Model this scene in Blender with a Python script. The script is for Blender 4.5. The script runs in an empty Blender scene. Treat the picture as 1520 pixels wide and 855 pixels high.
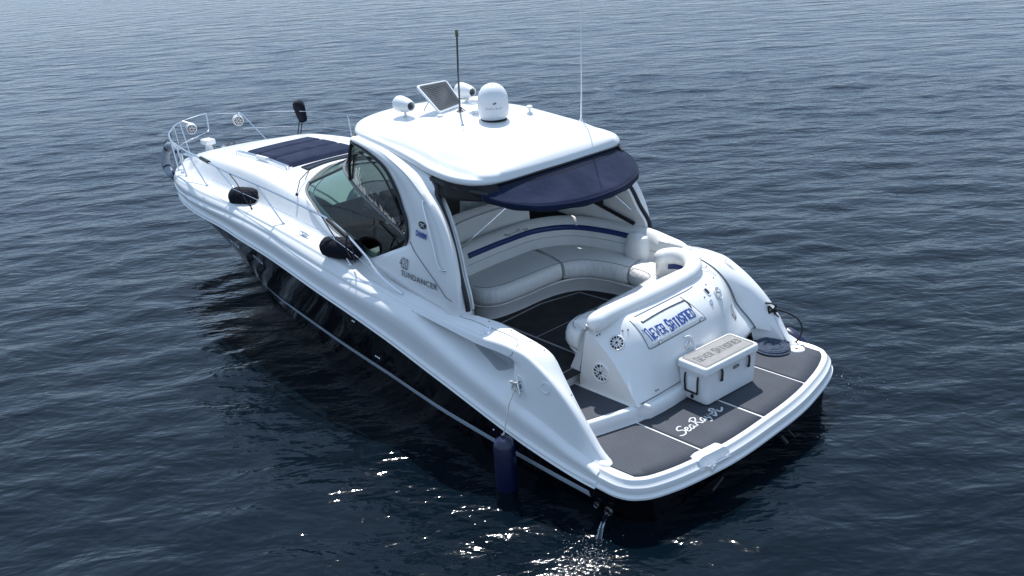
import bpy, bmesh, math, random
import numpy as np
from mathutils import Vector, Matrix
from mathutils.bvhtree import BVHTree
R = math.radians
random.seed(4); np.random.seed(4)
S = bpy.context.scene
COL = S.collection

# ------------------------------------------------------------------ camera
CAM = np.array([-4.4976753, 7.77297382, 5.73513278])
YAW, PITCH, ROLL, FPX = -0.742144701, -0.383519982, -0.0668034367, 1377.53213
fw = np.array([math.cos(PITCH)*math.cos(YAW), math.cos(PITCH)*math.sin(YAW), math.sin(PITCH)])
rt = np.cross(fw, [0, 0, 1]); rt /= np.linalg.norm(rt); up = np.cross(rt, fw)
c_, s_ = math.cos(ROLL), math.sin(ROLL)
rt, up = c_*rt + s_*up, -s_*rt + c_*up
cd = bpy.data.cameras.new('camera'); cam = bpy.data.objects.new('camera', cd); COL.objects.link(cam)
m = Matrix.Identity(4)
for i in range(3):
    m[i][0], m[i][1], m[i][2], m[i][3] = rt[i], up[i], -fw[i], CAM[i]
cam.matrix_world = m
cd.sensor_width = 36; cd.lens = 36*FPX/1520; cd.clip_start = .1; cd.clip_end = 6000
S.camera = cam

# ------------------------------------------------------------------ light
SUN_AZ, SUN_EL = R(-42), R(60)
w = bpy.data.worlds.new('World'); S.world = w; w.use_nodes = True
nt = w.node_tree; bg = nt.nodes['Background']
sky = nt.nodes.new('ShaderNodeTexSky'); sky.sky_type = 'NISHITA'; sky.sun_disc = False
sky.sun_elevation = SUN_EL; sky.sun_rotation = R(90) - SUN_AZ
sky.air_density = 1.0; sky.dust_density = 0.0; sky.ozone_density = 3.5
hz = nt.nodes.new('ShaderNodeMix'); hz.data_type = 'RGBA'; hz.inputs[0].default_value = .85   # thin summer haze evens the sky out
hz.inputs[7].default_value = (2.05, 2.84, 4.0, 1)
nt.links.new(sky.outputs[0], hz.inputs[6]); nt.links.new(hz.outputs[2], bg.inputs[0]); bg.inputs[1].default_value = .15
sd = bpy.data.lights.new('sun', 'SUN'); sd.energy = 3.8; sd.angle = R(.53); sd.color = (1, .98, .955)
so = bpy.data.objects.new('sun', sd); COL.objects.link(so)
sv = Vector((math.cos(SUN_EL)*math.cos(SUN_AZ), math.cos(SUN_EL)*math.sin(SUN_AZ), math.sin(SUN_EL)))
so.rotation_euler = sv.to_track_quat('Z', 'Y').to_euler()
S.view_settings.view_transform = 'Standard'; S.view_settings.look = 'None'
S.view_settings.exposure = 0.58; S.view_settings.gamma = 1
S.view_settings.use_curve_mapping = False

# ------------------------------------------------------------------ materials
def mat(name, col, rough=.5, metal=0, coat=0, spec=.5, ior=None, bump=None, var=None, sheen=0, alpha=1):
    M = bpy.data.materials.new(name); M.use_nodes = True
    N = M.node_tree.nodes; L = M.node_tree.links; B = N['Principled BSDF']
    B.inputs['Base Color'].default_value = (*col, 1); B.inputs['Roughness'].default_value = rough
    B.inputs['Metallic'].default_value = metal; B.inputs['Coat Weight'].default_value = coat
    B.inputs['Coat Roughness'].default_value = .04
    B.inputs['Specular IOR Level'].default_value = spec
    B.inputs['Sheen Weight'].default_value = sheen
    if ior: B.inputs['IOR'].default_value = ior
    tc = N.new('ShaderNodeTexCoord')
    if var:   # (scale, amount): weathering
        n = N.new('ShaderNodeTexNoise'); n.inputs['Scale'].default_value = var[0]; n.inputs['Detail'].default_value = 6
        L.new(tc.outputs['Object'], n.inputs['Vector'])
        r = N.new('ShaderNodeMapRange'); r.inputs['From Min'].default_value = .3; r.inputs['From Max'].default_value = .7
        r.inputs['To Min'].default_value = 1-var[1]; r.inputs['To Max'].default_value = 1
        L.new(n.outputs['Fac'], r.inputs['Value'])
        mx = N.new('ShaderNodeVectorMath'); mx.operation = 'SCALE'; mx.inputs[0].default_value = col
        L.new(r.outputs[0], mx.inputs['Scale']); L.new(mx.outputs[0], B.inputs['Base Color'])
        rr = N.new('ShaderNodeMapRange'); rr.inputs['To Min'].default_value = rough*1.25; rr.inputs['To Max'].default_value = rough*.85
        L.new(n.outputs['Fac'], rr.inputs['Value']); L.new(rr.outputs[0], B.inputs['Roughness'])
    if bump:  # (kind, scale, strength, distance)
        if bump[0] == 'noise':
            t = N.new('ShaderNodeTexNoise'); t.inputs['Scale'].default_value = bump[1]; t.inputs['Detail'].default_value = 4; o = t.outputs['Fac']
        elif bump[0] == 'voro':
            t = N.new('ShaderNodeTexVoronoi'); t.inputs['Scale'].default_value = bump[1]; o = t.outputs['Distance']
        else:
            t = N.new('ShaderNodeTexWave'); t.inputs['Scale'].default_value = bump[1]; t.inputs['Distortion'].default_value = 0; t.bands_direction = 'Y'; o = t.outputs['Fac']
        L.new(tc.outputs['Object'], t.inputs['Vector'])
        b = N.new('ShaderNodeBump'); b.inputs['Strength'].default_value = bump[2]; b.inputs['Distance'].default_value = bump[3]
        L.new(o, b.inputs['Height']); L.new(b.outputs[0], B.inputs['Normal'])
    return M

GEL = mat('white_gelcoat', (.80, .80, .79), .22, coat=.25, var=(1.3, .05))
GEL2 = mat('matte_white_gelcoat', (.78, .78, .765), .45, var=(2.5, .06), bump=('noise', 260, .12, .002))
HULL = mat('black_gelcoat', (.002, .002, .004), .06, coat=.0, spec=.4, var=(.8, .2))
STRIPE = mat('silver_grey_stripe', (.50, .57, .66), .3, var=(3, .12))
CHROME = mat('stainless_steel', (.72, .73, .75), .14, metal=1)
STEELD = mat('dark_metal', (.12, .12, .13), .3, metal=.8)
BLK = mat('black_vinyl', (.008, .008, .012), .38, var=(9, .3))
BLKM = mat('matte_black', (.01, .01, .012), .75)
NAVY = mat('navy_canvas', (.007, .015, .046), .9, spec=.2, sheen=.05, var=(4, .22), bump=('noise', 420, .35, .003))
NAVYV = mat('navy_vinyl', (.006, .010, .045), .32, coat=.2, var=(7, .2))
NAVYF = mat('navy_fleece', (.007, .009, .018), .8, spec=.25, bump=('noise', 16, .9, .03), var=(12, .4))
VINYL = mat('white_vinyl', (.80, .80, .78), .42, var=(5, .06), bump=('noise', 150, .15, .002))
BLUE = mat('blue_vinyl', (.012, .03, .15), .4)
GREY = mat('grey_cover', (.33, .37, .42), .6, var=(10, .25), bump=('noise', 60, .4, .006))
LETBLUE = mat('blue_lettering', (.01, .055, .30), .35)
LETGREY = mat('grey_lettering', (.10, .10, .11), .4)
LETSILV = mat('silver_lettering', (.58, .59, .60), .4)
SEAM = mat('seam_line', (.16, .165, .17), .6)
CARPET = mat('cockpit_mat', (.018, .019, .023), .85, bump=('wave', 18, .3, .002), var=(6, .3))
CLINE = mat('mat_line', (.30, .30, .31), .7)
AWN = mat('navy_awning_canvas', (.007, .015, .046), .9, spec=.2, sheen=.05, var=(3, .3), bump=('noise', 5, .45, .03))
ROPEN = mat('navy_rope', (.13, .17, .26), .85, bump=('wave', 90, .8, .006), var=(30, .4))
ROPEW = mat('white_rope', (.70, .69, .64), .85, bump=('noise', 200, .6, .004), var=(40, .3))
ROPEB = mat('black_rope', (.015, .015, .018), .85, bump=('noise', 200, .6, .004))
CLPAD = mat('grey_lid_pad', (.27, .265, .26), .7, bump=('noise', 300, .3, .002), var=(15, .12))
COOL = mat('white_rotomoulded_plastic', (.74, .755, .76), .5, var=(7, .06), bump=('noise', 120, .25, .003))
PLAST = mat('white_plastic', (.78, .79, .80), .28, coat=.15, var=(6, .05))
SKIN_D = mat('dash_grey', (.16, .17, .17), .5, var=(4, .2))
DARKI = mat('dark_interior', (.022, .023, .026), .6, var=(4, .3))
DASHL = mat('dash_cream', (.40, .45, .44), .5, var=(4, .1))
REDC = mat('red_cup', (.45, .03, .03), .4)
AMBER = mat('mast_lens', (.10, .11, .07), .25)

SHADEG = mat('grey_recess_shade', (.36, .375, .40), .6, bump=('noise', 200, .6, .004))  # grey tone that paints mild shading into the gunwale recess
def eva():
    M = mat('ribbed_grey_foam', (.055, .056, .062), .8)
    N = M.node_tree.nodes; L = M.node_tree.links; B = N['Principled BSDF']
    tc = N.new('ShaderNodeTexCoord'); sp = N.new('ShaderNodeSeparateXYZ'); L.new(tc.outputs['Object'], sp.inputs[0])
    f = N.new('ShaderNodeMath'); f.operation = 'MULTIPLY'; f.inputs[1].default_value = 1/.036; L.new(sp.outputs['Y'], f.inputs[0])
    g = N.new('ShaderNodeMath'); g.operation = 'FRACT'; L.new(f.outputs[0], g.inputs[0])
    h = N.new('ShaderNodeMath'); h.operation = 'GREATER_THAN'; h.inputs[1].default_value = .86; L.new(g.outputs[0], h.inputs[0])
    n = N.new('ShaderNodeTexNoise'); n.inputs['Scale'].default_value = 2.6; n.inputs['Detail'].default_value = 8; L.new(tc.outputs['Object'], n.inputs[0])
    n2 = N.new('ShaderNodeTexNoise'); n2.inputs['Scale'].default_value = 300; L.new(tc.outputs['Object'], n2.inputs[0])
    cr = N.new('ShaderNodeMapRange'); cr.inputs['To Min'].default_value = .6; cr.inputs['To Max'].default_value = 1.4; L.new(n.outputs['Fac'], cr.inputs[0])
    c2 = N.new('ShaderNodeMapRange'); c2.inputs['To Min'].default_value = .5; c2.inputs['To Max'].default_value = 1.5; L.new(n2.outputs['Fac'], c2.inputs[0])
    mm = N.new('ShaderNodeMath'); mm.operation = 'MULTIPLY'; L.new(cr.outputs[0], mm.inputs[0]); L.new(c2.outputs[0], mm.inputs[1])
    mx = N.new('ShaderNodeMix'); mx.data_type = 'RGBA'; L.new(h.outputs[0], mx.inputs[0])
    mx.inputs[6].default_value = (.036, .042, .056, 1); mx.inputs[7].default_value = (.085, .094, .115, 1)
    v = N.new('ShaderNodeVectorMath'); v.operation = 'SCALE'; L.new(mx.outputs[2], v.inputs[0]); L.new(mm.outputs[0], v.inputs['Scale'])
    L.new(v.outputs[0], B.inputs['Base Color'])
    b = N.new('ShaderNodeBump'); b.inputs['Strength'].default_value = .5; b.inputs['Distance'].default_value = .002; b.invert = True
    L.new(h.outputs[0], b.inputs['Height']); L.new(b.outputs[0], B.inputs['Normal'])
    return M
EVA = eva()

def quilt():
    M = mat('quilted_white_vinyl', (.79, .79, .77), .45)
    N = M.node_tree.nodes; L = M.node_tree.links; B = N['Principled BSDF']
    tc = N.new('ShaderNodeTexCoord'); mp = N.new('ShaderNodeMapping'); mp.inputs['Rotation'].default_value = (0, 0, R(20)); L.new(tc.outputs['Object'], mp.inputs[0])
    sp = N.new('ShaderNodeSeparateXYZ'); L.new(mp.outputs[0], sp.inputs[0]); o = []
    for ax in 'XY':
        f = N.new('ShaderNodeMath'); f.operation = 'MULTIPLY'; f.inputs[1].default_value = math.pi/.075; L.new(sp.outputs[ax], f.inputs[0])
        g = N.new('ShaderNodeMath'); g.operation = 'SINE'; L.new(f.outputs[0], g.inputs[0])
        a = N.new('ShaderNodeMath'); a.operation = 'ABSOLUTE'; L.new(g.outputs[0], a.inputs[0]); o.append(a)
    mn = N.new('ShaderNodeMath'); mn.operation = 'MINIMUM'; L.new(o[0].outputs[0], mn.inputs[0]); L.new(o[1].outputs[0], mn.inputs[1])
    pw = N.new('ShaderNodeMath'); pw.operation = 'POWER'; pw.inputs[1].default_value = .45; L.new(mn.outputs[0], pw.inputs[0])
    b = N.new('ShaderNodeBump'); b.inputs['Strength'].default_value = .55; b.inputs['Distance'].default_value = .008
    L.new(pw.outputs[0], b.inputs['Height']); L.new(b.outputs[0], B.inputs['Normal'])
    return M
QUILT = quilt()

def glass(name, tint, refl=1.45, rough=.02, wav=0):
    M = bpy.data.materials.new(name); M.use_nodes = True; N = M.node_tree.nodes; L = M.node_tree.links; N.clear()
    out = N.new('ShaderNodeOutputMaterial'); mix = N.new('ShaderNodeMixShader'); t = N.new('ShaderNodeBsdfTransparent')
    t.inputs[0].default_value = (*tint, 1); g = N.new('ShaderNodeBsdfGlossy'); g.inputs['Roughness'].default_value = rough
    g.inputs[0].default_value = (.9, .9, .9, 1)
    fr = N.new('ShaderNodeFresnel'); fr.inputs['IOR'].default_value = refl
    if wav:
        n = N.new('ShaderNodeTexNoise'); n.inputs['Scale'].default_value = 5; tc = N.new('ShaderNodeTexCoord'); L.new(tc.outputs['Object'], n.inputs[0])
        b = N.new('ShaderNodeBump'); b.inputs['Strength'].default_value = wav; b.inputs['Distance'].default_value = .03; L.new(n.outputs['Fac'], b.inputs['Height'])
        L.new(b.outputs[0], g.inputs['Normal']); L.new(b.outputs[0], fr.inputs['Normal'])
    L.new(fr.outputs[0], mix.inputs[0]); L.new(t.outputs[0], mix.inputs[1]); L.new(g.outputs[0], mix.inputs[2]); L.new(mix.outputs[0], out.inputs[0])
    return M
GLASS = glass('green_tinted_glass', (.44, .57, .54), 1.36)
CLEARV = glass('clear_vinyl_window', (.27, .30, .32), 1.5, .06, .5)
DGLASS = mat('dark_hatch_glass', (.012, .016, .022), .06, spec=.7)

# ------------------------------------------------------------------ mesh helpers
def A(x): return np.array(x, float)
def catmull(P, n, closed=False):
    P = A(P)
    if closed: Q = np.vstack([P[-1], P, P[:2]])
    else: Q = np.vstack([2*P[0]-P[1], P, 2*P[-1]-P[-2]])
    segs = len(Q)-3; out = []
    ts = np.linspace(0, segs, n, endpoint=not closed)
    for t in ts:
        i = min(int(t), segs-1); u = t-i; a, b, c, d = Q[i:i+4]
        out.append(.5*((2*b)+(c-a)*u+(2*a-5*b+4*c-d)*u*u+(3*b-a-3*c+d)*u**3))
    return A(out)
def pch(xs, ys):
    xs, ys = A(xs), A(ys); h = np.diff(xs); dl = np.diff(ys)/h; d = np.zeros(len(xs))
    for i in range(1, len(xs)-1):
        if dl[i-1]*dl[i] > 0:
            w1, w2 = 2*h[i]+h[i-1], h[i]+2*h[i-1]; d[i] = (w1+w2)/(w1/dl[i-1]+w2/dl[i])
    d[0], d[-1] = dl[0], dl[-1]
    def f(x):
        x = np.clip(x, xs[0], xs[-1]); i = np.clip(np.searchsorted(xs, x)-1, 0, len(h)-1)
        t = (x-xs[i])/h[i]
        return ys[i]*(1+2*t)*(1-t)**2+h[i]*d[i]*t*(1-t)**2+ys[i+1]*t*t*(3-2*t)+h[i]*d[i+1]*t*t*(t-1)
    return f
def sst(x): x = np.clip(x, 0, 1); return x*x*(3-2*x)

class MB:
    def __init__(s): s.v = []; s.f = []; s.mi = []; s.n = 0
    def add(s, V, F, mi=0):
        V = A(V).reshape(-1, 3); s.v.append(V); s.f += [tuple(int(i)+s.n for i in f) for f in F]; s.mi += [mi]*len(F); s.n += len(V); return s
    def grid(s, P, mi=0, cu=False, cv=False, flip=False):
        P = A(P); a, b = P.shape[:2]; F = []
        for i in range(a if cu else a-1):
            for j in range(b if cv else b-1):
                i2, j2 = (i+1) % a, (j+1) % b; q = (i*b+j, i2*b+j, i2*b+j2, i*b+j2)
                F.append(q[::-1] if flip else q)
        return s.add(P.reshape(-1, 3), F, mi)
    def poly(s, P, mi=0): return s.add(P, [tuple(range(len(P)))], mi)
    def tube(s, path, r, mi=0, n=8, closed=False, cap=True, sq=1.0):
        path = A(path); L = len(path); rr = np.ones(L)*r if np.isscalar(r) else A(r)
        T = np.gradient(path, axis=0) if not closed else np.roll(path, -1, 0)-np.roll(path, 1, 0)
        T /= np.linalg.norm(T, axis=1)[:, None]+1e-12
        ref = A([0, 0, 1]) if abs(T[0][2]) < .9 else A([1, 0, 0]); N0 = np.cross(T[0], ref); N0 /= np.linalg.norm(N0); rings = []
        for i in range(L):
            N0 = N0-T[i]*(N0@T[i]); N0 /= np.linalg.norm(N0)+1e-12; B0 = np.cross(T[i], N0)
            rings.append([path[i]+rr[i]*(math.cos(2*math.pi*k/n)*N0+sq*math.sin(2*math.pi*k/n)*B0) for k in range(n)])
        s.grid(rings, mi, cu=closed, cv=True)
        if cap and not closed: s.poly(rings[0][::-1], mi); s.poly(rings[-1], mi)
        return s
    def lathe(s, prof, M, mi=0, n=24):   # prof (r,z) about local z
        P = [[(r*math.cos(2*math.pi*k/n), r*math.sin(2*math.pi*k/n), z) for k in range(n)] for r, z in prof]
        P = A(P); Q = (np.c_[P.reshape(-1, 3), np.ones(P.shape[0]*n)] @ np.array(M).T)[:, :3].reshape(P.shape)
        return s.grid(Q, mi, cv=True)
    def box(s, c, d, mi=0, M=None, tap=(1, 1)):
        x, y, z = A(d)/2; V = []
        for sz in (-1, 1):
            for sx, sy in ((-1, -1), (1, -1), (1, 1), (-1, 1)):
                k = tap if sz < 0 else (1, 1); V.append((sx*x*k[0], sy*y*k[1], sz*z))
        V = A(V)
        if M is not None: V = V @ np.array(M.to_3x3()).T
        return s.add(V+A(c), [(0, 3, 2, 1), (4, 5, 6, 7), (0, 1, 5, 4), (1, 2, 6, 5), (2, 3, 7, 6), (3, 0, 4, 7)], mi)
    def extr(s, poly2, f0, f1, mi=0):    # 2d outline mapped by two functions
        n = len(poly2); a = A([f0(*p) for p in poly2]); b = A([f1(*p) for p in poly2])
        s.add(np.vstack([a, b]), [tuple(range(n))[::-1], tuple(range(n, 2*n))]+[(i, (i+1) % n, n+(i+1) % n, n+i) for i in range(n)], mi); return s
    def mirror(s):
        k = s.n; V = np.vstack(s.v).copy(); V[:, 1] *= -1; F = [f[::-1] for f in s.f]; m_ = list(s.mi)
        s.v.append(V); s.f += [tuple(i+k for i in f) for f in F]; s.mi += m_; s.n += len(V); return s
    def build(s, name, mats, parent=None, bevel=0, solid=0, sub=0, ang=38, seg=2, merge=1e-5, off=-1, recalc=True):
        if not isinstance(mats, (list, tuple)): mats = [mats]
        me = bpy.data.meshes.new(name); me.from_pydata(np.vstack(s.v).tolist(), [], s.f)
        for i, p in enumerate(me.polygons): p.material_index = s.mi[i]; p.use_smooth = True
        for mm in mats: me.materials.append(mm)
        bm = bmesh.new(); bm.from_mesh(me)
        if merge: bmesh.ops.remove_doubles(bm, verts=bm.verts, dist=merge)
        if recalc: bmesh.ops.recalc_face_normals(bm, faces=bm.faces)
        bm.to_mesh(me); bm.free()
        if ang: me.set_sharp_from_angle(angle=R(ang))
        o = bpy.data.objects.new(name, me); COL.objects.link(o)
        if parent is not None: o.parent = parent
        if solid:
            q = o.modifiers.new('s', 'SOLIDIFY'); q.thickness = solid; q.offset = off
        if bevel:
            q = o.modifiers.new('b', 'BEVEL'); q.width = bevel; q.segments = seg; q.limit_method = 'ANGLE'; q.angle_limit = R(35)
        if sub:
            q = o.modifiers.new('u', 'SUBSURF'); q.levels = sub; q.render_levels = sub
        return o
def frame(o, n, u=(0, 0, 1)):
    n = Vector(n).normalized(); u = Vector(u); x = u.cross(n).normalized(); y = n.cross(x)
    M = Matrix.Identity(4)
    for i in range(3): M[i][0], M[i][1], M[i][2], M[i][3] = x[i], y[i], n[i], o[i]
    return M
def bvh(*objs):
    V, F = [], []
    for o in objs:
        k = len(V); V += [v.co.copy() for v in o.data.vertices]; F += [[i+k for i in p.vertices] for p in o.data.polygons]
    return BVHTree.FromPolygons(V, F)
def empty(name, loc=(0, 0, 0)):
    o = bpy.data.objects.new(name, None); COL.objects.link(o); o.location = loc; o.empty_display_size = .2; return o
def tag(o, label=None, cat=None, group=None, kind=None):
    for k, v in (('label', label), ('category', cat), ('group', group), ('kind', kind)):
        if v: o[k] = v
    return o
def text2d(txt, size=1, shear=0, bold=0, spacing=1, res=3):
    cu = bpy.data.curves.new('t', 'FONT'); cu.body = txt; cu.size = size; cu.shear = shear; cu.offset = bold; cu.space_character = spacing; cu.resolution_u = res
    o = bpy.data.objects.new('t', cu); COL.objects.link(o); dg = bpy.context.evaluated_depsgraph_get(); dg.update()
    me = bpy.data.meshes.new_from_object(o.evaluated_get(dg)); V = A([v.co[:] for v in me.vertices])[:, :2]; F = [tuple(p.vertices) for p in me.polygons]
    bpy.data.objects.remove(o); bpy.data.curves.remove(cu); bpy.data.meshes.remove(me); return V, F
def fit(V, w_, h_):
    V = V-V.min(0); return V*A([w_/V[:, 0].max(), h_/V[:, 1].max()])
def stroke(mb, pts, wd, fmap, mi=0, n=None):   # flat ribbon along a 2d path
    P = catmull(pts, n or len(pts)*5); T = np.gradient(P, axis=0); T /= np.linalg.norm(T, axis=1)[:, None]+1e-9; N_ = np.c_[-T[:, 1], T[:, 0]]*wd/2
    mb.grid([[fmap(*(p+q)), fmap(*(p-q))] for p, q in zip(P, N_)], mi)

# ------------------------------------------------------------------ hull lines (x forward, y to port, z up; water at z = 0)
Yr = pch([0.7, .9, 1.3, 2, 3.1, 4, 5, 5.6, 6.2, 7, 7.9, 8.5, 9.2, 9.7, 10.3, 11.2, 12.0, 12.4, 12.9, 13.15, 13.3],
         [1.95, 1.96, 1.98, 2.03, 2.04, 2.02, 1.98, 1.95, 1.90, 1.83, 1.77, 1.71, 1.65, 1.59, 1.48, 1.19, .83, .62, .32, .14, 0])
Zr = pch([.7, .95, 1.3, 2, 3.1, 4.2, 6, 8, 9, 10, 11.5, 12.6, 13.3], [.392, .408, .46, .63, .9, 1.12, 1.34, 1.5, 1.54, 1.54, 1.49, 1.40, 1.34])
Ye = pch([.8, 1.0, 1.1, 1.5, 3, 4, 4.8, 5.2, 5.8, 6.3, 7, 7.8, 8.5, 9.2, 10, 10.7, 11.3, 11.9, 12.4, 12.8, 13.1, 13.33],
         [1.80, 1.83, 1.84, 1.84, 1.86, 1.88, 1.86, 1.82, 1.78, 1.75, 1.71, 1.66, 1.62, 1.58, 1.49, 1.37, 1.17, .88, .60, .36, .16, 0])
Ze = pch([.8, .9, 1.0, 1.1, 1.33, 1.64, 1.91, 2.2, 2.56, 3.0, 3.5, 3.95, 4.3, 4.8, 5.2, 5.8, 6.3, 7, 7.8, 8.5, 10, 11.5, 12.6, 13.33],
         [.57, .66, .79, .93, 1.16, 1.37, 1.48, 1.50, 1.48, 1.5, 1.53, 1.57, 1.62, 1.66, 1.70, 1.75, 1.79, 1.84, 1.88, 1.91, 1.90, 1.82, 1.70, 1.59])
Zb = pch([.8, .9, 1.36, 1.92, 2.54, 3.2, 3.7, 4.3, 5, 6, 8, 11, 13.33], [.53, .57, .70, .92, 1.11, 1.33, 1.46, 1.50, 1.53, 1.61, 1.76, 1.68, 1.50])
Yi = pch([.8, 1.0, 1.3, 1.7, 2.5, 2.75, 3.0, 3.6, 4.2, 5], [1.74, 1.70, 1.66, 1.62, 1.60, 1.62, 1.62, 1.60, 1.55, 1.46])
Zi = pch([.8, .9, 1.0, 1.16, 1.3, 1.48, 1.67, 1.8, 2.1, 2.5, 2.75, 3.0, 3.6, 5], [.56, .62, .72, .87, 1.02, 1.24, 1.46, 1.50, 1.54, 1.58, 1.58, 1.55, 1.60, 1.9])
Hh = pch([3.5, 4, 5, 6, 7, 8, 9, 10, 11, 12, 12.8, 13.4], [.12, .17, .23, .27, .29, .33, .35, .33, .22, .12, .03, 0])
def zdeck(x, y):
    e = float(Ze(x)); W_ = max(float(Ye(x)), .02); u = W_-abs(y)
    return e+.004*sst((u-.04)/.1)+float(Hh(x))*sst((u-.24)/.26)+.07*(1-min(1, abs(y)/W_)**2)*sst((x-4)/2)*(1-.8*sst((x-11)/2))

yacht = empty('motor_yacht', (0, 0, 0))
tag(yacht, 'white express motor yacht with a glossy black hull, hardtop and open cockpit', 'motor yacht')
Yt = yacht

# black hull -----------------------------------------------------------------
def row(xs, ys, zs):
    fy, fz = pch(xs, ys), pch(xs, zs)
    return lambda t: (lambda x: A([x, float(fy(x)), float(fz(x))]))(xs[0]+(xs[-1]-xs[0])*(1-(1-t)**1.7))
rubx = list(np.linspace(.3, 12, 30))+[12.3, 12.6, 12.9, 13.1, 13.3]
r_rub = row(rubx, [min(float(Yr(x)), 1.70+(x-.3)*.75) for x in rubx], [float(Zr(x))-.012 for x in rubx])
r_str = row([.3, .6, .93, 1.34, 2, 2.7, 3.25, 3.9, 4.5, 5.2, 5.85, 6.6, 7.4, 8.3, 9.1, 10, 10.8, 11.5, 12.05], [1.66, 1.86, 1.89, 1.89, 1.89, 1.87, 1.84, 1.78, 1.71, 1.64, 1.57, 1.48, 1.37, 1.22, 1.03, .78, .5, .22, 0],
            [.16, .168, .175, .185, .215, .24, .25, .265, .275, .285, .295, .31, .32, .33, .34, .36, .38, .4, .42])
r_ch = row([.3, .6, 2, 4, 6, 8, 9.5, 10.5, 11.2, 11.75], [1.58, 1.75, 1.78, 1.70, 1.48, 1.13, .76, .46, .2, 0], [-.15, -.15, -.14, -.1, -.08, -.05, -.03, 0, 0, 0])
r_kl = row([.3, 3, 6, 8, 9.5, 10.8], [0.001]*6, [-.6, -.65, -.6, -.5, -.35, -.2])
m = MB(); nt_, G = 110, []
for i in range(nt_):
    t = i/(nt_-1); a, b, c, d = r_rub(t), r_str(t), r_ch(t), r_kl(t); col = []
    for k in range(13):
        s = k/12; q = a*(1-s)+b*s; q[1] -= .055*math.sin(math.pi*s)*sst((a[0]-4)/5)*(1 if q[1] > .06 else 0); q[1] = max(q[1], 0); col.append(q)
    for k in range(1, 5): col.append(b*(1-k/4)+c*k/4)
    for k in range(1, 4): col.append(c*(1-k/3)+d*k/3)
    G.append(col)
m.grid(G); m.poly([g for g in G[0]]+[A([.3, 0, .38])]); m.mirror()
hull = m.build('hull', HULL, Yt, ang=50)
m = MB(); P = []
for x in np.linspace(.94, 9.1, 90):
    lo, hi = None, None
    t = 1-(1-(x-.3)/(12.05-.3))**(1/1.7); b = r_str(t)
    wd = .066*sst((9.3-x)/2.2)+.006; a = r_rub(1-(1-(x-.3)/13.0)**(1/1.7)); dy = (a[1]-b[1])/max(a[2]-b[2], .05)
    P.append([b+A([0, .004+dy*wd, wd]), b+A([0, .007, 0]), b+A([0, .004-.3*wd, -wd*.5])])
m.grid(P); m.mirror(); m.build('boot_stripe', STRIPE, hull, ang=0)
for sd_ in (1, -1):
    for x, r_ in ((.70, .052), (.86, .036)):
        m = MB(); M_ = frame((x, sd_*1.895, .10), (0, sd_, -.05))
        m.lathe([(r_*.6, -.03), (r_*.65, .008), (r_*.85, .016), (r_, .006), (r_, -.01)], M_, 0); m.lathe([(.001, -.004), (r_*.62, -.004)], M_, 1)
        m.build('exhaust_outlet', [STEELD, BLKM], hull)
hb = bvh(hull)
def onhull(x, z, s=1):
    h = hb.ray_cast(Vector((x, 4*s, z)), Vector((0, -s, 0))); return h[0], (h[1] if h[1].y*s > 0 else -h[1])
for sd_ in (1, -1):
    for x, z in ((8.85, 1.12), (7.95, 1.08)):
        p, n = onhull(x, z, sd_); M_ = frame(p, n, (1, 0, .1)); m = MB(); ring, rin = [], []
        for k in range(28):
            a = 2*math.pi*k/28; e = (abs(math.cos(a))**.8*np.sign(math.cos(a)), abs(math.sin(a))**.9*np.sign(math.sin(a)))
            ring.append([M_ @ Vector((e[1]*.055*q, e[0]*.17*q, z_)) for q, z_ in ((1.0, -.01), (1.0, .003), (.90, .004), (.88, -.02))])
        m.grid(ring, 0, cu=True); m.build('porthole_frame', CHROME, hull)
        m = MB(); m.poly([M_ @ Vector((math.sin(2*math.pi*k/28)*.048, math.cos(2*math.pi*k/28)*.15, -.004)) for k in range(28)]); m.build('porthole', DGLASS, hull)
    for x, z, n_ in ((4.95, 1.02, 2), (4.75, .52, 3), (2.3, .45, 1)):
        for k in range(n_):
            p, n = onhull(x-.045*k, z, sd_); m = MB(); m.lathe([(.001, .01), (.013, .009), (.017, -.004)], frame(p, n), 0, 10); m.build('hull_fitting', CHROME, hull)
p, n = onhull(11.4, 1.25); m = MB()

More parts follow.
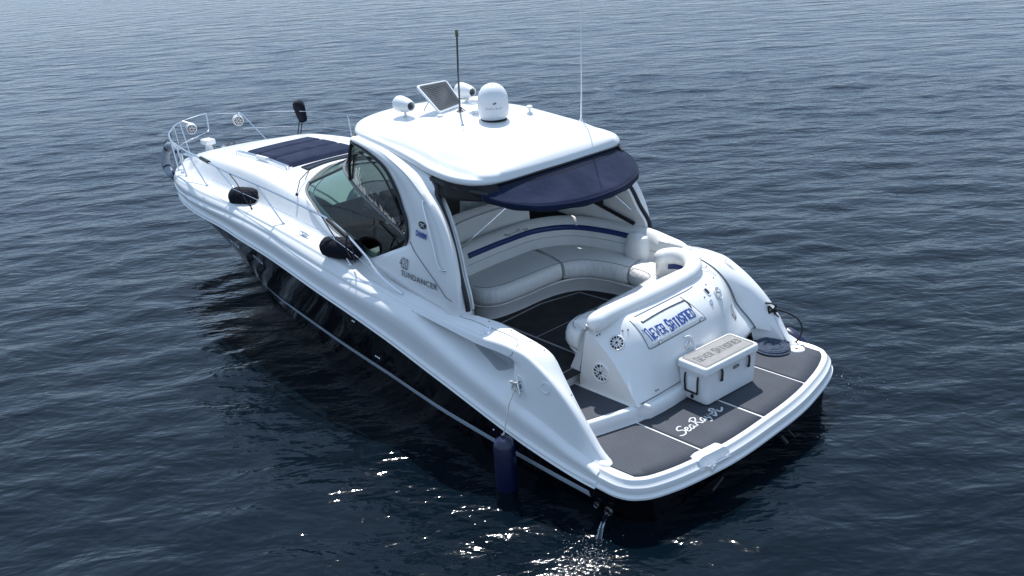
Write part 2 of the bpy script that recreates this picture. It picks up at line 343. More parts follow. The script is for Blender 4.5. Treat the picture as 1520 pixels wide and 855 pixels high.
# white side moulding ------------------------------------------------------------
def side_profile(x):
    yr, zr, ye, ze, zb = float(Yr(x)), float(Zr(x)), float(Ye(x)), float(Ze(x)), float(Zb(x))
    zr = min(zr, ze-.06); zb = min(max(zb, zr+.35*(ze-zr)), ze-.02)
    k = sst((13.35-x)/.8)*.8+.2; aft = 1-sst((x-3.4)/1.2)
    yb = (1-aft)*(ye+.42*(yr-ye)+.03*k)+aft*max(ye+.015, yr-.045)
    pts = [(yr-.01, zr-.035), (yr+.022*k*(.35+.65*sst((x-.8)/.4)), zr-.02), (yr+.024*k*(.35+.65*sst((x-.8)/.4)), zr+.012), (yr-.012*k, zr+.03)]
    lo = A(pts[-1]); hi = A([yb, zb])
    for s, o_ in ((.25, .004), (.5, .022), (.75, .03), (.92, .018)):
        q = lo*(1-s)+hi*s; pts.append((q[0]+o_*k, q[1]))
    pts.append((yb-.004, zb)); rec = sst((x-1.95)/.3)*(1-sst((x-3.2)/.5)); st = .012+.028*aft
    lo = A([yb-st*(1 if ye < yb-.05 else .3), zb+.012]); hi = A([ye, ze-.035*k]); pts.append(tuple(lo))
    for s in (.08, .16, .25, .4, .55, .68, .72, .76, .80, .84, .92):
        q = lo*(1-s)+hi*s; d = .02*math.sin(math.pi*s)*(1-aft)-.26*rec*sst(s/.25)*(1-sst((s-.76)/.08))
        pts.append((q[0]+d, q[1]))
    pts += [(ye, ze-.035*k), (ye-.006, ze-.015*k), (ye-.022*k, ze-.003), (ye-.045*k, ze+.003), (ye-.075*k, ze+.001), (ye-.10*k, ze-.02)]
    return [A([x, max(a, 0), b]) for a, b in pts]
tx = .80+(13.33-.80)*(1-(1-np.linspace(0, 1, 240))**1.6)
m = MB(); SP = [side_profile(x) for x in tx]; m.grid(SP); m.poly(SP[0]+[A([.80, 1.72, .53]), A([.80, 1.80, .38])]); m.mirror()
moulding = m.build('side_moulding', GEL, Yt, ang=40)

# deck: inner line = windscreen foot
WB = A([(4.86, 1.53, 0), (5.42, 1.47, 0), (6.0, 1.40, 0), (6.55, 1.28, 0), (6.98, 1.12, 0), (7.25, .92, 0), (7.5, .6, 0), (7.68, .28, 0), (7.74, 0, 0)])
m = MB(); G = []
for x in np.linspace(.80, 5, 70):
    o_ = A([x, float(Ye(x))-.045, float(Ze(x))]); i_ = A([x, float(Yi(x)), float(Zi(x))]); col = []
    for k in range(15):
        s = k/14; q = o_*(1-s)+i_*s; b = sst((x-3.5)/.9)
        q[2] = (1-b)*(q[2]+.012*math.sin(math.pi*s))+b*zdeck(x, q[1]); col.append(q)
    G.append(col)
inn = catmull(A([(5, 1.46, 0), (5.42, 1.41, 0), (6.0, 1.34, 0), (6.5, 1.22, 0), (6.9, 1.06, 0), (7.15, .86, 0), (7.38, .56, 0), (7.54, .27, 0), (7.58, 0, 0)]), 90)
for j, t in enumerate(np.linspace(0, 1, 90)):
    x = 5+(13.33-5)*(1-(1-t)**1.35); o_ = A([x, max(0, float(Ye(x))-.045*min(1, (13.34-x)/.3)), 0]); i_ = inn[j]; col = []
    for k in range(40):
        q = o_*(1-k/39)+i_*k/39; q[2] = zdeck(q[0], q[1]); col.append(q)
    if j:
        # match column count
        G2.append(col)
    else: G2 = [col]
m.grid(G); m.grid(G2); m.mirror()
deck = m.build('deck', GEL, Yt, ang=30, merge=1e-4)
# gunwale inner walls and cockpit liner
m = MB(); G = []
for x in np.linspace(.80, 3.4, 50):
    yi, zi = float(Yi(x)), float(Zi(x)); fl = .5 if x < 1.25 else (.70 if x < 1.9 else .86); fl = min(fl, zi-.02)
    G.append([(x, yi, zi), (x, yi-.012, zi-.012), (x, yi-.02, zi-.05), (x, yi-.02-.03*sst((x-.95)/.3), (zi+fl)/2), (x, yi-.02-.10*sst((x-.95)/.3), fl)])
m.grid(G); liner = m.build('gunwale_inner_wall', GEL, Yt, ang=35)
m = MB(); m.grid([[(q[0], -q[1], q[2]) for q in c] for c in G]); m.build('gunwale_inner_wall', GEL, Yt, ang=35)
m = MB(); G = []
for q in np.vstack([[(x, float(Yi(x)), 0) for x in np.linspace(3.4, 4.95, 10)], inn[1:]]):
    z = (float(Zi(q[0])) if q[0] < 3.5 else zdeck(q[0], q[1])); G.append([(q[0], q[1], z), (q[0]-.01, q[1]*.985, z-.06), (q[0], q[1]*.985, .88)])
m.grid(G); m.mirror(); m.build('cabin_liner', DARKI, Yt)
m = MB(); m.poly([(1.9, -1.62, .885), (1.9, 1.62, .885), (4.6, 1.62, .885), (6.5, 1.35, .885), (7.6, .4, .885), (7.6, -.4, .885), (6.5, -1.35, .885), (4.6, -1.62, .885)])
m.build('cockpit_floor', CARPET, Yt)
m = MB()
for a, b in (((2.3, .62), (3.6, .58)), ((3.6, .58), (3.64, -.2)), ((3.64, -.2), (3.5, -.8)), ((3.5, -.8), (2.5, -.86)), ((3.1, 1.5), (3.1, .6)), ((2.95, .6), (2.95, -.8))):
    a, b = A(a), A(b); d = (b-a)/np.linalg.norm(b-a); n_ = A([-d[1], d[0]])*(.014 if abs(d[1]) < .99 or a[0] > 3.2 else .006)
    m.poly([(*(a+n_), .890), (*(b+n_), .890), (*(b-n_), .890), (*(a-n_), .890)])
m.build('floor_seam', CLINE, Yt)

# cap hatch seam on the gunwale, deck filler caps, lights
db = bvh(deck, moulding)
def ondeck(x, y, h=.0):
    q = db.ray_cast(Vector((x, y, 4)), Vector((0, 0, -1)))
    return Vector((x, y, (q[0].z if q[0] else zdeck(x, y))+h)), (q[1] if q[0] and q[1].z > 0 else Vector((0, 0, 1)))
def onside(x, z, s=1):
    q = db.ray_cast(Vector((x, 4*s, z)), Vector((0, -s, 0))); n = q[1]
    if n is None: q = db.find_nearest(Vector((x, 2*s, z))); n = q[1]
    if n.y*s < 0: n = -n
    return q[0], n
for sd_ in (1, -1):
    p, n = ondeck(2.52, sd_*1.74); m = MB(); M_ = frame(p, n, (1, 0, 0))
    m.lathe([(.001, .004), (.03, .006), (.034, .012), (.05, .012), (.056, -.004)], M_); m.build('deck_cap', CHROME, Yt)
    # mooring-locker lid seam, over the top and down the side
    P = [ondeck(x, sd_*1.705, .0015)[0] for x in np.linspace(3.55, 2.15, 22)]+[ondeck(2.07, sd_*1.72, .0015)[0], ondeck(2.03, sd_*1.76, .0015)[0], ondeck(2.015, sd_*1.80, .0015)[0]]
    m = MB(); m.tube(catmull(P, 80), .003, n=5); m.build('locker_seam', SEAM, Yt)
    m = MB(); m.tube(catmull([onside(x, z, sd_)[0]+Vector((0, .001*sd_, 0)) for x, z in ((2.02, 1.455), (2.035, 1.42), (2.08, 1.38), (2.15, 1.34))], 24), .003, n=5); m.build('locker_seam', SEAM, Yt)
    m = MB(); G = []
    for x in np.linspace(2.12, 3.58, 30):
        zl, zh = float(Zb(x))+.065, float(Ze(x))-.10; e_ = sst((x-2.1)/.25)*sst((3.62-x)/.5); zm = zl+.35*(zh-zl)
        G.append([(lambda q: (q.x, q.y+.004*sd_, q.z))(onside(x, zm+(zl-zm)*e_ if k == 0 else (zm+(zh-zm)*e_ if k == 5 else zm+((zl+(zh-zl)*k/5)-zm)*e_), sd_)[0]) for k in range(6)])
    m.grid(G); m.build('recess_shade', SHADEG, Yt)  # added grey sheet; its colour stands in for shade inside the recess
    p, n = onside(1.55, 1.19, sd_); m = MB(); M_ = frame(p, n)
    m.lathe([(.001, .006), (.045, .004), (.05, .012), (.066, .010), (.07, -.01)], M_); m.build('speaker_cap', PLAST, Yt)
    # snaps along inner gunwale
    for x in (1.35, 1.75, 1.95, 2.25, 2.6):
        p, n = ondeck(x, sd_*(float(Yi(x))+.03)); m = MB(); m.lathe([(.001, .008), (.007, .006), (.009, 0)], frame(p, n, (1, 0, 0)), 0, 8); m.build('snap_stud', STEELD, Yt)

def cleat(M_, parent, s=1.0):
    m = MB(); f = lambda p: M_ @ Vector(p)
    m.tube([f(q) for q in catmull([(-.13*s, 0, .035*s), (-.07*s, 0, .05*s), (0, 0, .052*s), (.07*s, 0, .05*s), (.13*s, 0, .035*s)], 12)], [.006*s, .009*s]+[.011*s]*8+[.009*s, .006*s])
    for q in (-.035, .035): m.tube([f((q*s, 0, -.005)), f((q*s, 0, .05*s))], .010*s)
    m.box(f((0, 0, .003)), (.13*s, .04*s, .008), 0, M_); return m.build('cleat', CHROME, parent)
for sd_ in (1, -1):
    p, n = onside(1.87, 1.12, sd_); 
    m = MB(); M_ = frame(p, n, (.45, 0, 1)); P = []
    for k in range(24):
        a = 2*math.pi*k/24; P.append([M_ @ Vector((math.cos(a)*.055*q, math.sin(a)*.115*q, z)) for q, z in ((1.12, -.005), (1.05, .01), (.9, .006), (.75, -.03))])
    m.grid(P, 0, cu=True); m.build('cleat_recess', GEL, Yt); cleat(frame(p, n, (1, 0, -.35)), Yt, .85)
    if sd_ == -1: 
        p, n = onside(1.05, .78, -1)
    for x, y in ((6.35, 1.62), (11.1, 1.1)):
        p, n = ondeck(x, y*sd_); cleat(frame(p, n, (0, 1, 0)), Yt, 1.0)

# rub rail highlight insert
m = MB(); m.tube([(x, float(Yr(x))+.024, float(Zr(x))-.028) for x in .80+(13.2-.8)*(1-(1-np.linspace(0, 1, 150))**1.5)], .012, n=6); m.mirror(); m.build('rub_rail', GEL, Yt)

# ------------------------------------------------------------------ swim platform
outl = [(1.10, 1.925), (.95, 1.94), (.82, 1.955), (.70, 1.96), (.58, 1.96), (.47, 1.935), (.38, 1.885), (.27, 1.76), (.19, 1.57), (.125, 1.34), (.07, 1.05), (.025, .74), (.003, .4), (0, 0)]
outl = outl+[(x, -y) for x, y in outl[-2::-1]]
O = catmull([(x, y, 0) for x, y in outl], 150)
Tn = np.gradient(O, axis=0); Tn /= np.linalg.norm(Tn, axis=1)[:, None]; Nn = np.c_[Tn[:, 1], -Tn[:, 0], Tn[:, 2]*0]
if Nn[75][0] > 0: Nn = -Nn
def plat(ins, z): return [o+(-n)*ins+A([0, 0, z]) for o, n in zip(O, Nn)]
prof = [(.30, .30), (.06, .32), (.01, .355), (-.008, .372), (-.008, .392), (.012, .405), (.018, .42), (.012, .45), (.022, .49), (.05, .512), (.058, .53), (.07, .552), (.085, .560), (.10, .556), (.11, .550)]
m = MB(); G = [plat(a, b) for a, b in prof]; m.grid(G)
inner = G[-1]; m.poly(list(inner)+[A([1.5, -1.86, .55]), A([1.5, 1.86, .55])])
platform = m.build('swim_platform', GEL, Yt, ang=32)
for sd_ in (1, -1):
    m = MB(); m.lathe([(.001, .030), (.05, .026), (.085, .016), (.108, .0), (.115, -.015)], Matrix.Translation((.90, 1.775*sd_, .563)) @ Matrix.Diagonal((1.35, .80, 1, 1)), 0, 32); m.build('wing_toe', GEL, Yt)
# foam mats in four panels
ins = plat(.135, .557); insx = lambda y: float(np.interp(-y, [-p[1] for p in ins], [p[0] for p in ins]))
def riser(y): return float(np.interp(y, [-1.7, -1.4, -1.0, -.9, .1, .6, .82, .88, .92, 1.1, 1.45, 1.7], [1.42, 1.30, 1.16, 1.03, 1.03, 1.05, 1.07, 1.10, 1.10, 1.15, 1.26, 1.36]))
def matpanel(y0, y1, slope=0.0):
    n = 24; m = MB(); fr_, bk = [], []
    for k in range(n+1):
        y = y0+(y1-y0)*k/n; ym = y
        fr_.append((insx(ym), y)); bk.append((riser(y)-.035, y))
    out = []
    for a, b in zip(fr_, bk):
        xb = b[0]; yb = b[1]
        xa = a[0]
        # wing toes
        if abs(yb) > 1.66: xb = min(xb, .86-.9*max(0, abs(yb)-1.70))
        if xb < xa+.02: xb = xa+.02
        fan = .055*(1-a[1]*0)
        out.append([A([xa+(xb-xa)*s, yb, .0]) for s in np.linspace(0, 1, 6)])
    top = [[q+A([0, 0, .560]) for q in c] for c in out]; m.grid(top)
    return m.build('platform_mat', EVA, platform, solid=.008, off=1 if False else -1)
for a, b in ((1.845, .98), (.945, .02), (-.02, -.93), (-.965, -1.845)): matpanel(a, b)
# drain disc
m = MB(); M_ = Matrix.Translation((.70, -1.66, .562)); m.lathe([(.02, 0), (.022, .006), (.035, .012), (.085, .012), (.095, .006), (.10, -.004)], M_); m.lathe([(.001, .002), (.022, .002)], M_, 1)
m.build('drain_cover', [PLAST, BLKM], platform)
# grab handle block at aft edge
m = MB(); hx = lambda y: float(np.interp(-y, [-p[1] for p in O], [p[0] for p in O]))
P = []
for y in np.linspace(.74, 1.16, 14):
    x = hx(y); e = sst((y-.74)/.06)*sst((1.16-y)/.06); P.append([(x+.17, y, .552), (x+.165, y, .552+.03*e), (x+.10, y, .555+.035*e), (x+.06, y, .552+.028*e), (x+.045, y, .53), (x+.03, y, .50), (x+.012, y, .46)])
m.grid(P); m.build('handle_recess', GEL, platform)
m = MB(); m.tube(catmull([(hx(.80)+.02, .80, .47), (hx(.80)-.012, .81, .50), (hx(.95)-.015, .95, .50), (hx(1.08)-.012, 1.09, .50), (hx(1.1)+.02, 1.10, .47)], 20), .011); m.build('grab_handle', CHROME, platform)
m = MB(); m.box((hx(.95)+.015, .95, .455), (.02, .26, .05), 0, Matrix.Rotation(R(14), 4, 'Z')); m.build('handle_step', PLAST, platform, bevel=.006)
# swim ladder tubes under the platform
for P_, r_ in (([(.10, .78, .20), (.04, 1.05, .20)], .012), ([(.10, -.35, .16), (.02, -.35, .10)], .02), ([(.12, -.52, .16), (.05, -.55, .08), (.02, -.6, .1)], .01)):
    m = MB(); m.tube(P_, r_); m.build('ladder_tube', DARKI, platform)
# script and swoosh on the mat
def pm(a, b): return (.545-.0*a+b, .86-a, .5625)       # a runs to starboard, b forward
m = MB(); W_ = .016
def st(pts, wd=W_): stroke(m, [(x*.1, y*.1) for x, y in pts], wd, pm)
def sc(pts, dx=0, dy=0, s=1): return [(dx+x*s+y*s*.25, dy+y*s) for x, y in pts]
st(sc([(1.0, 1.25), (.7, 1.45), (.25, 1.3), (.15, .95), (.6, .7), (.75, .35), (.4, 0), (-.1, .05), (-.35, .25)]))
st(sc([(1.0, .35), (1.35, .5), (1.3, .75), (1.05, .7), (.95, .35), (1.1, .05), (1.45, .08), (1.65, .3)]))
st(sc([(2.15, .65), (1.85, .7), (1.65, .35), (1.8, .03), (2.05, .15), (2.2, .65), (2.2, .15), (2.45, .08)]))
st(sc([(2.6, 1.35), (2.7, .6), (2.6, 0)])); st(sc([(2.3, 1.15), (2.9, 1.5), (3.35, 1.25), (3.1, .85), (2.75, .7), (3.1, .35), (3.4, 0), (3.7, .1)]))
st(sc([(4.1, .65), (3.8, .7), (3.6, .35), (3.75, .03), (4.0, .15), (4.15, .65), (4.15, .15), (4.35, .08)]))
st(sc([(4.45, .68), (4.5, .2), (4.75, .1), (4.95, .65), (4.85, 0), (4.6, -.5), (4.3, -.45)]))
st(sc([(5.4, .1), (5.6, -.25), (6.0, .2), (6.3, .8), (6.0, 1.1), (5.7, .9), (6.1, .55), (6.5, .35), (6.5, 0), (6.9, -.05), (7.4, .35)]), .024)
st(sc([(5.2, .5), (5.6, .35), (5.9, .7)]), .02)
script = m.build('platform_lettering', LETSILV, platform, ang=0)

# ------------------------------------------------------------------ steps, walkway and transom
m = MB(); G = []
for y in np.linspace(1.66, -1.66, 90):
    x = riser(y); blk = sst((.87-y)/.05)*sst((y+.9)/.05); bx = .05*blk*(1-sst((.45-y)/.3)*.4)
    G.append([(x-bx+.005, y, .545), (x-bx-.002, y, .62), (x-bx+.004, y, .70), (x-bx+.02, y, .717), (x-bx+.05, y, .722), (x+.3, y, .722), (2.02, y, .722), (2.04, y, .722), (2.05, y, .89)])
m.grid(G); m.build('transom_step', GEL, Yt, ang=40)
m = MB(); G = []
for y in np.linspace(1.50, .97, 14): G.append([(riser(y)+.06+.06*sst((y-1.5)/.1), y, .7265), (1.6, y, .7265), (1.98, y, .7265)])
m.grid(G); m.build('walkway_mat', EVA, Yt)
m = MB(); m.box((.99+.03, .86, .735), (.09, .035, .05), 0); m.build('step_end_block', GEL, Yt, bevel=.012)

fzx = pch([.72, .85, 1.0, 1.15, 1.27, 1.36, 1.44, 1.50, 1.54, 1.57, 1.59], [1.075, 1.095, 1.12, 1.155, 1.20, 1.255, 1.33, 1.41, 1.49, 1.57, 1.65])
def xface(y, z):
    s = min(1, max(0, (z-.72)/.75)); return float(fzx(z))+.36*s*sst((y-.5)/.46)**1.2+min(1, max(0, (-y-.45)/1.07))**1.5*(.15+.21*sst((z-.72)/.38))
m = MB(); G = []
zs = [.722, .76, .85, .95, 1.05, 1.15, 1.25, 1.32, 1.38, 1.43, 1.47, 1.505, 1.535, 1.56, 1.575, 1.585]
ys_ = list(np.linspace(-1.56, .80, 60))+[.83, .86, .885, .905, .92]
for y in ys_:
    e = sst((y-.86)/.06); tz = 1.585-.09*sst((y-.55)/.4)-.05*sst((-y-.8)/.6)
    col = [(xface(y, z)+.012*e, y, .722+(z-.722)*(tz-.722)/(1.585-.722)) for z in zs]+[(max(1.80-.03*sst((y-.6)/.3), xface(y, 1.58)+.03*(1-sst((y-.6)/.3))-.18*sst((y-.6)/.3)), y, tz+.0), (max(1.90-.10*sst((y-.6)/.3), xface(y, 1.58)+.09-.3*sst((y-.6)/.3)), y, tz-.015), (max(1.92-.11*sst((y-.6)/.3), xface(y, 1.58)+.11-.3*sst((y-.6)/.3)), y, tz-.05), (max(1.93, xface(y, 1.58)+.12), y, .89)]
    if y < -1.2: col = [(a_, -1.2+(b_+1.2)*(float(np.interp(c_, [.72, 1.56], [-1.56, -1.41]))+1.2)/(-.36), c_) for a_, b_, c_ in col]
    G.append(col)
m.grid(G)
e0 = G[-1]; yy = .93; G = []
m.grid([e0, [(a+.0, yy, b) for a, b in [(q[0]+.008, q[2]) for q in e0[:-4]]]+[(1.78, yy, e0[-4][2]-.01), (1.795, yy, e0[-3][2]-.012), (1.80, yy, e0[-2][2]), (1.93, yy, .89)]])
e1 = [(q[0]+.008, yy, q[2]) for q in e0[:-4]]; wv = [A(p) for p in e1]
mid = [A([min(1.93, 1.80+.15*(1.49-p[2])/.77), yy, p[2]]) for p in wv]; m.grid([wv, mid])
transom = m.build('transom', GEL, Yt, ang=45, merge=1e-4)
tb = bvh(transom)
def ontr(y, z, h=0):
    q = tb.ray_cast(Vector((-2, y, z)), Vector((1, 0, 0))); n = q[1]
    if n is None: q = tb.find_nearest(Vector((1.2, y, z))); n = q[1]
    if n.x > 0: n = -n
    return q[0]+n*h, n
zt = lambda z: .722+(z-.722)*(1.535-.722)/(1.585-.722)
sy_ = lambda z: float(np.interp(z, [.72, 1.56], [-1.56, -1.41]))
SE = [(xface(-1.56, z)-.012, sy_(zt(z))+.012, zt(z)+.004) for z in zs]+[(1.98, -1.42, 1.548), (2.2, -1.45, 1.55), (2.42, -1.52, 1.55), (2.6, -1.58, 1.55)]
OE = [(x, -(float(Ye(x))-.030), float(Ze(x))+.006) for x in (.90, .94, .99, 1.06, 1.14, 1.24, 1.34, 1.45, 1.55, 1.65, 1.75, 1.83, 1.90, 1.97, 2.05, 2.15, 2.3, 2.45, 2.6)]
SEc, OEc = catmull(SE, 60), catmull(OE, 60)
m = MB(); m.grid([[a_+(b_-a_)*k+A([-.035, 0, .022])*math.sin(math.pi*k)*sst((i-2)/12)*(1-sst((i-48)/11)) for k in np.linspace(0, 1, 14)] for i, (a_, b_) in enumerate(zip(SEc, OEc))]); m.build('quarter_moulding', GEL, Yt, ang=60)
m = MB(); m.tube(SEc[:50]+A([-.004, .002, .001]), .0045, n=6); m.build('transom_joint', SEAM, Yt)
# chamfer trim under the transom
m = MB(); m.tube([ontr(y, .745, .004)[0] for y in np.linspace(.88, -1.6, 60)], .006, n=6); m.build('transom_joint', SEAM, Yt)

def speaker(p, n, r, parent=None, uu=(0, 0, 1), dark=True):
    M_ = frame(p, n, uu); m = MB()
    m.lathe([(r*1.0, -.03), (r*1.02, .0), (r*.99, .016), (r*.9, .024), (r*.82, .018), (r*.80, .0)], M_, 0, 28)
    for k in range(6):
        a = 2*math.pi*k/6+.3
        for d in (-.16, .16):
            c1 = M_ @ Vector((math.cos(a+d*.5)*r*.16, math.sin(a+d*.5)*r*.16, .020)); c2 = M_ @ Vector((math.cos(a+d*1.5)*r*.84, math.sin(a+d*1.5)*r*.84, .020))
            m.tube([c1, c2], r*.05, 0, 5)
    a_ = [M_ @ Vector((math.cos(2*math.pi*k/24)*r*.5, math.sin(2*math.pi*k/24)*r*.5, .018)) for k in range(24)]; m.tube(a_, r*.028, 0, 5, closed=True)
    o = m.build('loudspeaker', PLAST, parent if parent else Yt)
    m = MB(); m.lathe([(r*.82, .008), (r*.5, .0), (r*.3, -.01), (.001, -.012)], M_, 0, 24); m.lathe([(.001, .028), (r*.17, .022), (r*.2, .012)], M_, 0, 14)
    m.build('speaker_cone', BLKM, o); return o
p, n = ontr(.80, 1.33); speaker(p, n, .088)
p, n = ontr(-.93, 1.37); speaker(p, n, .085)
speaker(Vector((1.60, .93, .985)), Vector((-.12, 1, .03)), .118)
# trunk lid, lip and plate
def tsurf(y, z, h): p, n = ontr(y, z); return p+n*h
m = MB(); G = []
for u in np.linspace(0, 1, 30):
    col = []
    for v in np.linspace(0, 1, 16):
        z = 1.265+.255*v; y = .585-(.585+.44-.17*v)*u; e = min(u, 1-u, v*.35, (1-v)*.35)
        col.append(tsurf(y, z, .004+.018*sst(e/.02)))
    G.append(col)
m.grid(G); lid = m.build('trunk_lid', GEL, Yt, ang=50)
m = MB(); m.tube([tsurf(.585, z, .003) for z in np.linspace(1.52, 1.26, 12)]+[tsurf(y, 1.255, .003) for y in np.linspace(.575, -.44, 30)]+[tsurf(-.452+.17*(z-1.25)/.27, z, .003) for z in np.linspace(1.26, 1.52, 10)], .005, n=5); m.build('lid_seam', SEAM, lid)
m = MB(); m.tube([tsurf(y, 1.478+.010*math.sin((.5-y)*3.6), .024) for y in np.linspace(.50, -.27, 30)]+[tsurf(-.285, z, .024) for z in (1.46, 1.43, 1.41)], .009, n=6); m.build('lid_lip', STEELD, lid)
lb = bvh(lid)
def onlid(y, z, h=.003):
    q = lb.ray_cast(Vector((-2, y, z)), Vector((1, 0, 0)))
    if q[0] is None: return tsurf(y, z, .022+h)
    n = q[1] if q[1].x < 0 else -q[1]; return q[0]+n*h
def jag(txt, size=1):      # chunky cut lettering, a 5 x 7 stencil per glyph
    Gm = {'N': ['11110', '10010', '10010', '10010', '10011', '10011', '10011'], 'E': ['1111', '1000', '1000', '1110', '1000', '1000', '1111'],
          'V': ['10001', '10001', '10010', '01010', '01010', '01100', '00100'], 'R': ['11110', '10010', '10010', '11110', '10100', '10110', '10011'],
          'S': ['01111', '11001', '11000', '01110', '00011', '10011', '11110'], 'A': ['11110', '10010', '10010', '11110', '10010', '10010', '10010'],
          'T': ['11110', '01100', '01100', '01100', '01100', '01100', '01100'], 'I': ['11', '11', '11', '11', '11', '11', '11'],
          'F': ['1111', '1100', '1100', '1110', '1100', '1100', '1100'], 'D': ['1110', '1011', '1001', '1001', '1001', '1011', '1110'], ' ': ['00']*7}
    out = []; x = 0
    for i, ch in enumerate(txt):
        g = Gm[ch]; wd = len(g[0]); big = 1.28 if (i == 0 or txt[i-1] == ' ') else 1.0
        for r_, rw in enumerate(g):
            yb = (6-r_)*big; k = 0
            while k < wd:
                if rw[k] == '1':
                    k2 = k
                    while k2 < wd and rw[k2] == '1': k2 += 1
                    sl = .10
                    out.append([(x+k+yb*sl-.08, yb-(big-1)*2), (x+k2+yb*sl+.08, yb-(big-1)*2), (x+k2+(yb+big)*sl+.08, yb+big*1.0-(big-1)*2), (x+k+(yb+big)*sl-.08, yb+big*1.0-(big-1)*2)]); k = k2
                else: k += 1
        x += wd+(.75 if ch != ' ' else .6)
    al = A(out); mn = al.reshape(-1, 2).min(0); mx_ = al.reshape(-1, 2).max(0); return (al-mn)/(mx_-mn)
m = MB()
for q in jag('NEVER SATISFIED'): m.poly([onlid(.525-.83*a+.05*b, 1.325+.125*b+.006*math.sin(a*9)) for a, b in q])
m.build('name_lettering', LETBLUE, lid, ang=0, merge=0, recalc=False)
for y in (.42, -.34):
    m = MB(); p = onlid(y, 1.298, 0); m.lathe([(.001, .01), (.012, .008), (.02, .012), (.028, .008), (.03, -.004)], frame(p, (-1, 0, .25)), 0, 16); m.build('lid_latch', CHROME, lid)
for y in np.linspace(.50, -.24, 5):
    m = MB(); p = onlid(y, 1.505, 0); m.lathe([(.001, .012), (.007, .010), (.010, 0)], frame(p, (-1, 0, .6)), 0, 8); m.build('snap_stud', STEELD, lid)
for y, z in ((.70, 1.44), (.66, 1.45), (.86, 1.40), (.885, 1.39), (-.83, 1.49), (-1.12, 1.46), (-.62, 1.43), (.62, .80), (.585, .80), (.84, .745), (-1.3, 1.5)):
    m = MB(); p, n = ontr(y, z); m.lathe([(.001, .012), (.007, .010), (.010, 0)], frame(p, n), 0, 8); m.build('snap_stud', STEELD, transom)
p, n = ontr(-.74, 1.45); m = MB(); M_ = frame(p, n); P = []
for k in range(20):
    a = 2*math.pi*k/20; c, s = math.cos(a), math.sin(a); c, s = np.sign(c)*abs(c)**.6, np.sign(s)*abs(s)**.6
    P.append([M_ @ Vector((c*.035*q, s*.045*q, z)) for q, z in ((1.25, -.002), (1.2, .008), (.95, .008), (.9, .0))])
m.grid(P, 0, cu=True); m.poly([M_ @ Vector((math.cos(2*math.pi*k/16)*.034, math.sin(2*math.pi*k/16)*.042, .003)) for k in range(16)], 1); m.build('shore_power_inlet', [PLAST, BLKM], transom)
p, n = ontr(-.68, 1.36); m = MB(); m.lathe([(.001, .01), (.02, .008), (.026, .014), (.034, .01), (.036, -.004)], frame(p, n), 0, 18); m.build('water_inlet', CHROME, transom)
p, n = ontr(-.02, 1.10); m = MB(); m.lathe([(.001, .012), (.03, .01), (.036, .016), (.05, .012), (.054, -.004)], frame(p, n), 0, 20); m.build('shower_fitting', CHROME, transom)
m = MB(); m.tube(catmull([tsurf(.02, 1.20, .012), tsurf(-.06, 1.18, .03), tsurf(-.10, 1.08, .035), tsurf(-.05, .98, .04), tsurf(.0, .90, .03), tsurf(-.02, .82, .03)], 24), .012); m.build('shower_hose', PLAST, transom)
V, F = text2d('420', shear=.25); V = fit(V, .13, .17); m = MB(); m.add([tsurf(-1.15-a, .95+b, .006) for a, b in V], F); m.build('model_number', LETGREY, transom, ang=0)
def ontop(x, y): q = tb.ray_cast(Vector((x, y, 3)), Vector((0, 0, -1))); return q[0]+Vector((0, 0, .003))
# fish sticker outline near the starboard top
m = MB()
for cx, cy, r_ in ((1.72, -1.02, .055), (1.66, -1.12, .045), (1.80, -1.10, .05)):
    m.tube([A(ontop(cx+r_*math.cos(a)*(1+.25*math.cos(3*a)), cy-.12+r_*math.sin(a))) for a in np.linspace(0, 2*math.pi, 24)[:-1]], .0025, n=4, closed=True)
m.build('fish_decal', LETSILV, transom)
# stern light bolts on transom cap; hinge line
m = MB(); m.tube([tsurf(y, 1.535, .004) for y in np.linspace(.5, -.6, 50)], .004, n=5); m.build('lid_seam', SEAM, transom)

# ------------------------------------------------------------------ seats
Fp = [(3.62, .45), (3.60, .1), (3.60, -.3), (3.55, -.62), (3.40, -.84), (3.10, -.94), (2.85, -.95), (2.62, -.95), (2.46, -.90), (2.38, -.72), (2.36, -.4), (2.36, 0), (2.36, .4), (2.34, .66), (2.26, .78)]
Bp = [(4.42, .62), (4.46, .2), (4.48, -.3), (4.44, -.88), (4.14, -1.32), (3.60, -1.50), (3.0, -1.54), (2.6, -1.55), (2.2, -1.53), (1.97, -1.40), (1.92, -.9), (1.92, -.2), (1.92, .4), (1.92, .68), (1.94, .82)]
NS = 120
FO_, BO_ = catmull([(*p, 0) for p in Fp], NS), catmull([(*p, 0) for p in Bp], NS)   # backrest line
Fp = [(4.02, .74), (3.78, .68), (3.64, .50)]+Fp[1:-2]+[(2.32, .66), (2.20, .84), (1.99, .93)]
Bp = [(4.34, .44), (4.38, .42), (4.42, .36)]+Bp[1:-2]+[(1.93, .52), (1.93, .62), (1.93, .72)]
FF = catmull([(*p, 0) for p in Fp], NS); BB = catmull([(*p, 0) for p in Bp], NS)
prof_base = [(.12, .885), (.12, .94), (.08, 1.0), (.07, 1.06), (.055, 1.085), (.07, 1.10)]
prof_cush = [(.06, 1.095), (.015, 1.12), (-.005, 1.17), (-.005, 1.24), (.015, 1.30), (.05, 1.335), (.10, 1.345)]
def seat(prof, extra, i0=0, i1=NS, dz=lambda k: 0):
    G = []
    for k in range(i0, i1):
        d = BB[k]-FF[k]; L_ = np.linalg.norm(d); d = d/L_; en = min(k-i0, i1-1-k)/6.0; rnd = 1-(1-min(1, en))**2
        col = [FF[k]+d*(a+.05*(1-rnd))+A([0, 0, z+dz(k)]) for a, z in prof]
        for a, z in extra: col.append(FF[k]+d*L_*a+A([0, 0, z+dz(k)]))
        G.append(col)
    return G
